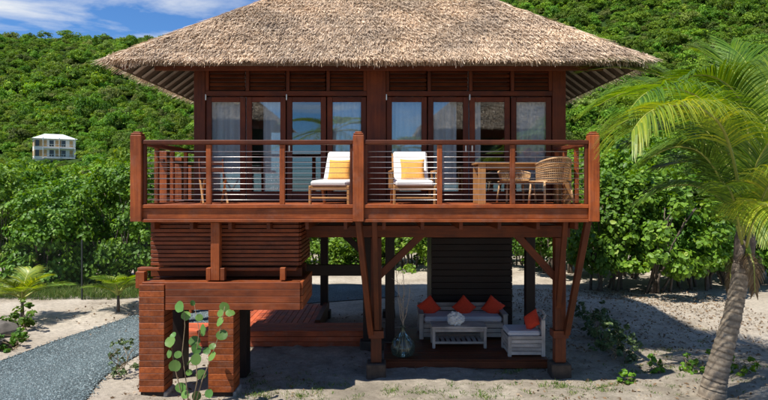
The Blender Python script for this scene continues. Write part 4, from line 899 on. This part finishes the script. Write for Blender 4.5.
# sea grape sapling in front of the legs, every leaf a part
sg = G(200, 408); t = thing('sea_grape_sapling', 'slender sapling with big round leaves before the boarded legs', 'plant', (sg.x, sg.y, 0)); SB = Vector((sg.x, sg.y, 0))
def PS(zx, zy, dd=0): return P(130 + zx / 3.64, 290 + zy / 3.64, sg.y + dd) - SB
stems = [[(215, 425), (205, 340), (190, 230), (200, 130), (195, 60)], [(225, 425), (245, 330), (240, 240), (252, 150), (235, 55)], [(235, 425), (262, 330), (300, 235), (325, 160), (345, 60)], [(205, 425), (180, 350), (160, 270), (150, 200)]]
for i, s in enumerate(stems): tube(t, 'stem', [PS(a, b, .04 * i - .06) for a, b in s], [.011 - .0016 * k for k in range(len(s))], M['stem'], 6)
lshape = [(0, -.85)] + [(math.sin(a) * 1.0, -math.cos(a) * .95) for a in np.linspace(.5, 2 * math.pi - .5, 11)]
lv = np.array([(x, y, .16 * abs(x) + .05 * y * y) for x, y in lshape] + [(0, 0, 0)]); nl_ = len(lshape)
lf = [npmesh('round_leaf', lv * np.array([1, 1, q]) + np.stack([0 * lv[:, 0], 0 * lv[:, 0], .12 * np.sin(lv[:, 0] * 4 + q * 3) * lv[:, 1]], 1), np.array([(i, (i + 1) % nl_, nl_) for i in range(nl_)]), M['grape'], True) for q in (1, 2.2, -1.2)]
for (a, b, s) in ((185, 60, 22), (205, 95, 18), (262, 145, 23), (235, 185, 21), (150, 190, 22), (240, 215, 20), (140, 232, 16), (242, 252, 22), (165, 275, 22), (295, 240, 20), (258, 307, 19), (185, 355, 20), (280, 222, 14), (218, 262, 15), (345, 60, 20), (365, 82, 17), (325, 115, 18), (335, 165, 21), (226, 48, 11), (290, 377, 17), (252, 100, 14), (158, 165, 12), (215, 300, 12), (200, 380, 16), (240, 385, 18), (175, 235, 14), (330, 85, 15), (300, 205, 13)):
    o = link('leaf', lf[int(rng.integers(0, 3))], t, PS(a, b, rng.uniform(-.12, .12)), (R(rng.uniform(25, 85)), R(rng.uniform(-35, 35)), R(rng.uniform(-60, 60))))
    o.scale = (1.02 * s / 3.64 / F * sg.y,) * 3
# stones by the path
for px, py, s in ((0, 338, .42), (-6, 350, .3)):
    g = G(px, py); n = 14; d = sphere_pts(60); V_ = d * (1 + .18 * np.sin(d @ np.array([3, 5, 2.])) + .1 * rng.normal(size=60))[:, None] * np.array([s, s * .8, s * .62])
    import bmesh
    bmm = bmesh.new()
    for v in V_: bmm.verts.new(v)
    bmesh.ops.convex_hull(bmm, input=bmm.verts); me = bpy.data.meshes.new('rock'); bmm.to_mesh(me); bmm.free(); me.materials.append(M['rock'])
    tag(link('rock', me, None, (g.x, g.y, s * .3)), ['larger grey boulder on the sand beyond the gravel path', 'smaller grey boulder touching the gravel path edge'][s < .4], 'rock', 'boulders by the path')
# grass tufts and leaf litter
def blades(pts, h, nper, lean):
    n = len(pts); b = np.repeat(pts, nper, 0); m = len(b); b = b + np.stack([rng.normal(0, .05, m), rng.normal(0, .05, m), np.zeros(m)], 1)
    d = np.stack([rng.normal(0, lean, m), rng.normal(0, lean, m), np.ones(m)], 1); ln = np.repeat(h, nper) * rng.uniform(.5, 1.2, m); s = unit(np.stack([rng.normal(size=m), rng.normal(size=m), np.zeros(m)], 1)) * .006
    mid = b + d * .5 * ln[:, None]; tip = mid + (d + np.stack([rng.normal(0, lean, m), rng.normal(0, lean, m), -.3 * np.ones(m)], 1)) * .5 * ln[:, None]
    V = np.stack([b - s, b + s, mid + s * .8, mid - s * .8, tip], 1); i = np.arange(m)[:, None] * 5
    return V.reshape(-1, 3), [i + np.array([[0, 1, 2, 3]]), i + np.array([[3, 2, 4]])]
gp = []
def scat(n, px0, px1, py0, py1):
    for _ in range(n): g = G(rng.uniform(px0, px1), rng.uniform(py0, py1)); gp.append((g.x, g.y))
scat(130, 240, 640, 384, 402); scat(35, 480, 700, 362, 398); scat(50, 590, 740, 330, 372); scat(40, 245, 360, 372, 392); scat(30, 640, 768, 360, 400)
ctr = [(G(px, py).x, G(px, py).y) for px, py in ((262, 396), (300, 394), (392, 392), (430, 394), (520, 370), (556, 386), (604, 388), (640, 372), (670, 350), (480, 396), (575, 392))]
for cx, cy in ctr:
    for _ in range(13): gp.append((cx + rng.normal(0, .13), cy + rng.normal(0, .1)))
gp = np.array(gp); gp3 = np.stack([gp[:, 0], gp[:, 1], height(gp[:, 0], gp[:, 1]) - .01], 1)
V, f = blades(gp3, rng.uniform(.03, .09, len(gp3)), 12, .5)
tag(link('grass_tufts', npmesh('grass_tufts', V, f, M['grass'])), 'short sparse grass growing through the sand before the villa', 'grass', kind='stuff')
fg = np.array([(G(px, 0 + py).x, G(px, py).y) for px, py in zip(rng.uniform(-30, 140, 900), rng.uniform(287, 299, 900))]); fg = np.stack([fg[:, 0], fg[:, 1], height(fg[:, 0], fg[:, 1]) - .01], 1)
V, f = blades(fg, rng.uniform(.12, .42, 900), 14, .35)
tag(link('fence_grass', npmesh('fence_grass', V, f, M['grass'])), 'longer green grass growing along the wire fence', 'grass', kind='stuff')
n = 5200; lx = rng.uniform(-9, 9.5, n); ly = 9.2 + 10 * rng.uniform(0, 1, n) ** 1.5; keep = (np.sin(lx * 1.1 + ly) + np.sin(ly * 1.7 - lx * .6) > -.3) & ~((lx < -4.5) & (ly < 13.5) & (lx > -8)); lx, ly = lx[keep], ly[keep]
extra = 5200; ex = rng.uniform(3.6, 10.5, extra); ey = 11 + 9.5 * rng.uniform(0, 1, extra) ** .6; lx = np.concatenate([lx, ex]); ly = np.concatenate([ly, ey]); n = len(lx)
V, f = leaf_cloud(np.stack([lx, ly, height(lx, ly) + .018], 1), np.array([0, 0, 1]) + rng.normal(0, .45, (n, 3)), rng.uniform(.012, .052, n), QUAD)
tag(link('leaf_litter', npmesh('leaf_litter', V, f, M['litter'])), 'dry fallen leaves and twigs scattered over the sand', 'leaf litter', kind='stuff')

# ------------------------------------------------------------------ fence
fn = thing('wire_fence', 'dark chain link fence with thin posts before the leafy bushes', 'fence', (-10, 18.6, 0)); x0, x1 = -6.5, 2.7
for k in range(4): bx(fn, 'post', -5.4 + k * 3.02 - .022, -5.4 + k * 3.02 + .022, -.022, .022, -.1, 1.85, M['fence'])
for z in (.05,): bx(fn, 'tension_wire', x0, x1, -.005, .005, z - .005, z + .005, M['fence'], .003)
parts = []; H = 1.75; sp = .075; sl_ = np.arange(x0 - H, x1 + H, sp)
Vw = []
for s in (1, -1):
    for a in sl_:
        xa, xb = (a, a + H) if s > 0 else (a + H, a); za, zb = .05, .05 + H
        lo, hi = min(xa, xb), max(xa, xb)
        if hi <= x0 or lo >= x1: continue
        def zat(x): return za + (zb - za) * (x - xa) / (xb - xa)
        l2, h2 = max(lo, x0), min(hi, x1); p, q = np.array([l2, .004 * s, zat(l2)]), np.array([h2, .004 * s, zat(h2)]); w_ = .0012
        nrm = np.array([-(q - p)[2], 0, (q - p)[0]]); nrm = nrm / np.linalg.norm(nrm) * w_; th_ = np.array([0, w_, 0])
        Vw.append([p + nrm, p + th_, p - nrm, p - th_, q + nrm, q + th_, q - nrm, q - th_])
Vw = np.array(Vw); i = np.arange(len(Vw))[:, None] * 8
link('wire_mesh', npmesh('wire_mesh', Vw.reshape(-1, 3), np.concatenate([i + np.array([[k, (k + 1) % 4, (k + 1) % 4 + 4, k + 4]]) for k in range(4)]), M['fence']), fn, kind='stuff')

# ------------------------------------------------------------------ bushes and trees round the garden
KB = []
for i, (rx, h, nc, per, lf_, mt, lo) in enumerate(((2.0, 4.4, 150, 46, .085, 'bush', .03), (2.2, 4.9, 175, 46, .085, 'bushlight', .03), (1.7, 3.6, 135, 46, .08, 'bush', .03), (2.1, 4.2, 165, 46, .09, 'bushlight', .2), (2.0, 4.5, 165, 46, .09, 'bush', .2))):
    KB.append((bush_mesh('foliage', rx, rx * .9, h, nc, per, lf_, M[mt], lo), stems_mesh('stems', rx, h, 9, .036 + .006 * i, M['bark'])))
def bush(k, px, d, s, sz, rz, label, group):
    x = (px - CX) * d / F; t = thing('garden_bush', label, 'bush', (x, d, float(height(x, d)) - .05), rz, group); t.scale = (s, s, sz)
    link('foliage', KB[k][0], t); link('stems', KB[k][1], t)
BL = [(0, -35, 21.5, 1.0, 1.02), (1, 3, 21.2, .62, .86), (2, 48, 20.8, .85, .93), (2, 76, 22.3, .8, 1.02), (1, 112, 21.6, .72, .90), (1, 140, 22.0, .8, .96), (2, 205, 24.0, 1.1, 1.0), (0, 262, 25.5, 1.0, .8), (1, 318, 26.5, 1.0, .8), (0, 362, 27.0, 1.0, .8), (1, 410, 26.0, .95, .85), (2, 455, 27.0, 1.0, 1.0), (0, 520, 26.5, 1.0, .85), (4, 560, 24.0, 1.0, .95),
      (4, 607, 20.4, .85, .96), (3, 648, 20.0, .95, .98), (4, 694, 20.6, .9, .92), (3, 738, 21.4, 1.0, 1.0), (4, 790, 21.5, 1.0, 1.02), (3, 628, 23.5, 1.1, 1.2), (1, 715, 25.0, 1.1, 1.2)]
BN = ['dense dark bush behind the wire fence beside the boulders', 'tall light green bush behind the fence above the yellow green young palm', 'lower dark bush behind the fence post', 'light green bush rising above the lower dark fence bush', 'light green bush touching the balcony corner post', 'dark bush behind the balcony corner and slatted box', 'bush behind the slatted box', 'bush behind the villa beyond the boardwalk', 'bush seen under the villa above the gravel', 'bush seen under the villa behind the middle posts', 'light bush seen beside the dark storage core', 'bush hidden behind the dark storage core', 'bush behind the armchair side of the storage core', 'broad leaved bush behind the villa corner post',
      'broad leaved tree like bush beside the balcony end', 'broad leaved light bush with bare trunks over shaded sand', 'dark broad leaved bush with bare trunks beside the palm', 'light broad leaved bush right behind the palm trunk', 'dark broad leaved bush beyond the palm trunk', 'tall light bush rising behind the bushes at the balcony end', 'tall pale bush rising behind the palm crown']
for i, (k, px, d, s, sz) in enumerate(BL): bush(k, px, d, s, sz, rng.uniform(0, 6.28), BN[i], 'bushes round the villa garden')
for i in range(26):                                    # second and third rows, further off
    px = -60 + i * 36 + rng.uniform(-10, 10); d = 33 + 9 * (i % 3)
    zs = 1.15 + .2 * (i % 3) if not -20 < px < 130 else (3.55 + 14 * d / F) / 5.3
    bush(int(rng.integers(0, 3)), px, d, 1.5 + .25 * (i % 3), zs, rng.uniform(0, 6.28), 'bushy tree standing well behind the villa garden before the hill', 'trees between garden and hill')

# ------------------------------------------------------------------ hillside forest
def crown_mesh(seed, ncl=13, per=34):
    """unit crown of small leaf sprays gathered in clumps"""
    r = np.random.default_rng(seed); d = unit(r.normal(size=(ncl * 3, 3))); d = d[d[:, 2] > -.3][:ncl]; C = []; Nn = []; cr = []
    for q in d:
        c = q * r.uniform(.45, .85) * np.array([1, 1, .8]); rad = r.uniform(.26, .46); n = int(per * r.uniform(.7, 1.4)); o = unit(r.normal(size=(n, 3))); o[:, 2] = np.abs(o[:, 2]) * .9 - .25
        C.append(c + o * rad * r.uniform(.7, 1.05, (n, 1))); Nn.append(unit(o) + r.normal(0, .4, (n, 3)) + np.array([0, 0, .35])); cr.append(np.full(n, r.uniform()))
    C = np.concatenate(C); V, f = leaf_cloud(C, np.concatenate(Nn), r.uniform(.055, .125, len(C)), QUAD)
    return npmesh('crown', V, f, M['forest'], False, {'crown': np.repeat(np.concatenate(cr), 4)})
CROWNS = []
def ridge_tree(px, d, h, r, label):
    x = (px - CX) * d / F; z = float(height(x, d)); t = thing('ridge_tree', label, 'tree', (x, d, z), 0, 'trees on the ridge line')
    tube(t, 'trunk', [(0, 0, -.5), (.1, 0, h * .4), (0, .1, h * .7)], [.3, .22, .1], M['bark'], 7)
    o = link('crown', crown_mesh(50 + len(CROWNS), 20, 40), t, (0, 0, h * .62)); o.scale = (r, r, h * .42); CROWNS.append(o)
for a in ((66, 330, 9, 4.6, 'broad dark tree rising above the ridge line'), (78, 350, 6, 1.6, 'tiny lone tree on the bare ridge crest'), (45, 318, 8, 4.0, 'round dark tree just below the ridge'), (98, 352, 5, 2.5, 'small low tree on the ridge beside the roof'), (12, 346, 6, 3.2, 'low rounded tree on the ridge above the bare slope'), (120, 350, 5.5, 2.8, 'low tree on the ridge against the thatched roof corner')): ridge_tree(*a)
def forest(name, pts, size, label):
    """one wood: the ridge tree crowns set down at every point"""
    me = bpy.data.meshes.new(name); me.vertices.add(len(pts)); me.vertices.foreach_set('co', np.asarray(pts, np.float32).ravel())
    at = me.attributes.new('size', 'FLOAT', 'POINT'); at.data.foreach_set('value', np.asarray(size, np.float32)); me.update(); me.materials.append(M['forest'])
    o = link(name, me); g = bpy.data.node_groups.new(name, 'GeometryNodeTree'); n_, l_ = g.nodes, g.links
    g.interface.new_socket('Geometry', in_out='INPUT', socket_type='NodeSocketGeometry'); g.interface.new_socket('Geometry', in_out='OUTPUT', socket_type='NodeSocketGeometry')
    gi, go = n_.new('NodeGroupInput'), n_.new('NodeGroupOutput'); ip = n_.new('GeometryNodeInstanceOnPoints'); gj = n_.new('GeometryNodeJoinGeometry')
    for c in reversed(CROWNS):
        oi = n_.new('GeometryNodeObjectInfo'); oi.transform_space = 'ORIGINAL'; oi.inputs['Object'].default_value = c; oi.inputs['As Instance'].default_value = True; l_.new(oi.outputs['Geometry'], gj.inputs[0])
    l_.new(gi.outputs[0], ip.inputs['Points']); l_.new(gj.outputs[0], ip.inputs['Instance']); ip.inputs['Pick Instance'].default_value = True
    ri = n_.new('FunctionNodeRandomValue'); ri.data_type = 'INT'; ri.inputs[4].default_value = 0; ri.inputs[5].default_value = len(CROWNS) - 1; ri.inputs['Seed'].default_value = 3; l_.new(ri.outputs[2], ip.inputs['Instance Index'])
    rv = n_.new('FunctionNodeRandomValue'); rv.data_type = 'FLOAT_VECTOR'; rv.inputs[0].default_value = (-.15, -.15, 0); rv.inputs[1].default_value = (.15, .15, 6.28); l_.new(rv.outputs[0], ip.inputs['Rotation'])
    na = n_.new('GeometryNodeInputNamedAttribute'); na.data_type = 'FLOAT'; na.inputs[0].default_value = 'size'
    rs = n_.new('FunctionNodeRandomValue'); rs.data_type = 'FLOAT_VECTOR'; rs.inputs[0].default_value = (.85, .85, .7); rs.inputs[1].default_value = (1.15, 1.15, 1.4); rs.inputs['Seed'].default_value = 9
    vm = n_.new('ShaderNodeVectorMath'); vm.operation = 'SCALE'; l_.new(rs.outputs[0], vm.inputs[0]); l_.new(na.outputs[0], vm.inputs['Scale']); l_.new(vm.outputs[0], ip.inputs['Scale'])
    l_.new(ip.outputs[0], go.inputs[0]); md_ = o.modifiers.new('crowns', 'NODES'); md_.node_group = g
    return tag(o, label, 'forest', kind='stuff')
def clear_view(x, y, top):                              # nothing tall stands between the garden and the hillside house
    px = CX + F * x / y; return ~((px > 26) & (px < 84) & (y < 186) & (top > CAMZ + (HY - 164) * y / F))
n = 26000; fy = 95 + (405 - 95) * rng.uniform(0, 1, n) ** .6; fx = rng.uniform(-1, 1, n) * (fy * .72 + 14)
sz = rng.uniform(1.0, 2.9, n) * np.where(rng.uniform(size=n) < .12, 1.6, 1); patch = np.sin(fx * .045 + 1.3 * np.sin(fy * .03)) + np.sin(fy * .05 - fx * .02); sz = sz * (1 + .16 * patch); m2 = 9000; fy[:m2] = rng.uniform(170, 405, m2); fx[:m2] = rng.uniform(-.05, .72, m2) * fy[:m2]; fz = height(fx, fy) + sz * .5
keep = clear_view(fx, fy, fz + sz * .9) & ~((np.abs(fx + 98) < 7.5) & (fy > 173) & (fy < 186)); P3 = np.stack([fx, fy, fz], 1)[keep]
m_ = 60; ax_ = rng.uniform(-110, -86, m_); ay_ = rng.uniform(166, 172.5, m_); as_ = rng.uniform(.8, 1.3, m_)
P3 = np.concatenate([P3, np.stack([ax_, ay_, height(ax_, ay_) + .35], 1)])
forest('hillside_forest', P3, np.concatenate([sz[keep], as_]), 'dense green scrub forest covering the hillside behind the villa')
n = 2400; fy = rng.uniform(52, 95, n); fx = rng.uniform(-1, 1, n) * (fy * .75 + 10); sz = rng.uniform(1.6, 2.8, n); fz = height(fx, fy) + sz * .6 + rng.uniform(0, 2.5, n); keep = clear_view(fx, fy, fz + sz * .9)
forest('valley_forest', np.stack([fx, fy, fz], 1)[keep], sz[keep], 'dense green trees at the foot of the hill')
# hillside house
hx, hy = (54 - CX) * 178 / F, 178.0; hz = CAMZ - (163 - HY) * 178 / F - 2.2
hh = thing('hillside_house', 'white three storey house with ochre shutters on the green hillside', 'house', (hx, hy, hz + .9), R(33)); hh.scale = (.86, .86, 1.06)
box(hh, 'wall', (0, 0, 4.9), (12.4, 8, 5.6), M['white'], None, .05); box(hh, 'basement_wall', (-.4, 0, 1.0), (10.5, 7.4, 2.2), M['white'], None, .05)
V = [(-6.9, -4.7, 7.75), (6.9, -4.7, 7.75), (6.9, 4.7, 7.75), (-6.9, 4.7, 7.75), (-2.8, 0, 9.3), (2.8, 0, 9.3)]
link('roof', npmesh('roof', V, [np.array([(0, 1, 5, 4), (2, 3, 4, 5), (3, 2, 1, 0)]), np.array([(1, 2, 5), (3, 0, 4)])], M['sheet']), hh)
for fl in range(2):
    z = 3.55 + fl * 2.7
    box(hh, 'balcony_slab', (1.2, -4.7, z - 1.15), (9.6, 1.5, .2), M['white'], None, .02)
    for k in range(9): box(hh, 'baluster', (-3.5 + k * 1.17, -5.35, z - .6), (.09, .09, .9), M['white'], None, .01)
    box(hh, 'balcony_rail', (1.2, -5.35, z - .1), (9.6, .1, .1), M['white'], None, .01)
    for k, (x, wd, mt) in enumerate(((-5.2, 1.1, 'darkwin'), (-3.4, 1.2, 'ochre'), (-1.0, 1.3, 'darkwin'), (1.0, 1.0, 'ochre'), (2.6, 1.2, 'darkwin'), (4.9, 1.0, 'ochre'))):
        wn = box(hh, 'window', (x, -4.03, z + .25), (wd, .12, 1.7), M[mt], None, .02); WLc = Vector((x, -4.03, z + .25))
        for s in (-1, 1): box(wn, 'shutter', (x + s * (wd / 2 + .2), -4.05, z + .25), (.36, .1, 1.7), M['ochre'] if k in (0, 1, 3) else M['white'], None, .02)
    for k in range(3): box(hh, 'column', (-3.6 + k * 4.8, -5.35, z + .55), (.25, .25, 2.4), M['white'], None, .02)
    for y in (-2, 1.5): box(hh, 'window', (-6.23, y, z + .2), (.12, 1.3, 1.4), M['ochre'], None, .02)
for k in range(3): box(hh, 'window', (-3.5 + k * 2.8, -3.73, 1.3), (1.3, .12, 1.1), M['darkwin'], None, .02)

# ------------------------------------------------------------------ neighbours behind the camera, seen mirrored in the door glass
def neighbour(x0, x1, y1, z, label):
    y0 = y1 - 8.0; t = thing('neighbour_villa', label, 'house', ((x0 + x1) / 2, y1 - 4, 0), 0, 'villas across the way'); c = Vector(((x0 + x1) / 2, y1 - 4, 0))
    a = (x0 - c.x, x1 - c.x, y0 - c.y, y1 - c.y, z, .84)
    rf = link('roof', roof_core_mesh(a, .16), t); link('thatch', thatch_mesh(a, (60, 120, 420, 120), .02, (40, 60, 160, 60)), rf, kind='stuff')
    bx(t, 'wall', a[0] + 1.3, a[1] - 1.3, a[2] + 1.2, a[3] - 1.2, z - 2.7, z + .5, M['dark']); bx(t, 'balcony', a[0] + 1.0, a[1] - 1.0, a[2] + 1.1, a[3] + .7, z - 2.9, z - 2.72, M['red'])
    bx(t, 'handrail', a[0] + 1.0, a[1] - 1.0, a[3] + .62, a[3] + .7, z - 1.7, z - 1.62, M['dark'])
    for k in range(4):
        x = a[0] + 1.2 + k * (a[1] - a[0] - 2.4) / 3
        bx(t, 'post', x - .1, x + .1, a[3] - .6, a[3] - .4, -.05, z - 2.92, M['dark']); bx(t, 'rail_post', x - .06, x + .06, a[3] + .6, a[3] + .72, z - 2.70, z - 1.6, M['red'])
        bx(t, 'door', x - .5, x + .5, a[3] - 1.19, a[3] - 1.14, z - 2.65, z - .5, M['darkwin'])
neighbour(1.9, 12.2, -7.0, 6.6, 'thatched villa across the way mirrored in the door glass behind the dining table')
neighbour(-15.0, -6.1, -8.0, 7.2, 'thatched villa across the way mirrored in the door glass behind the folding chair')
for i, (x, y, h, lab) in enumerate(((-2.7, -5.0, 6.2, 'coconut palm across the way mirrored in the dark door glass'), (.6, -9.0, 5.6, 'coconut palm across the way mirrored in the bright door glass'))):
    t = thing('palm_tree', lab, 'tree', (x, y, 0), 0, 'palms across the way'); palm_trunk(t, [(0, 0, -.1), (.1, 0, h * .5), (.25, .1, h)], .22, .12, 16)
    for k in range(14):
        a = k * 2.4; e = .2 + .9 * ((k * 7) % 14) / 14; L_ = 2.6; pts = []
        for q in range(6):
            u = q / 5; ho = L_ * (u * math.cos(e) + .2 * u * u); pts.append(Vector((.25 + math.cos(a) * ho, .1 + math.sin(a) * ho, h + L_ * (math.sin(e) * u - .5 * u * u))))
        palm_frond(t, pts, 46, .7, M['palm'], droop=.8, wid=.02, seed=200 + i * 20 + k)
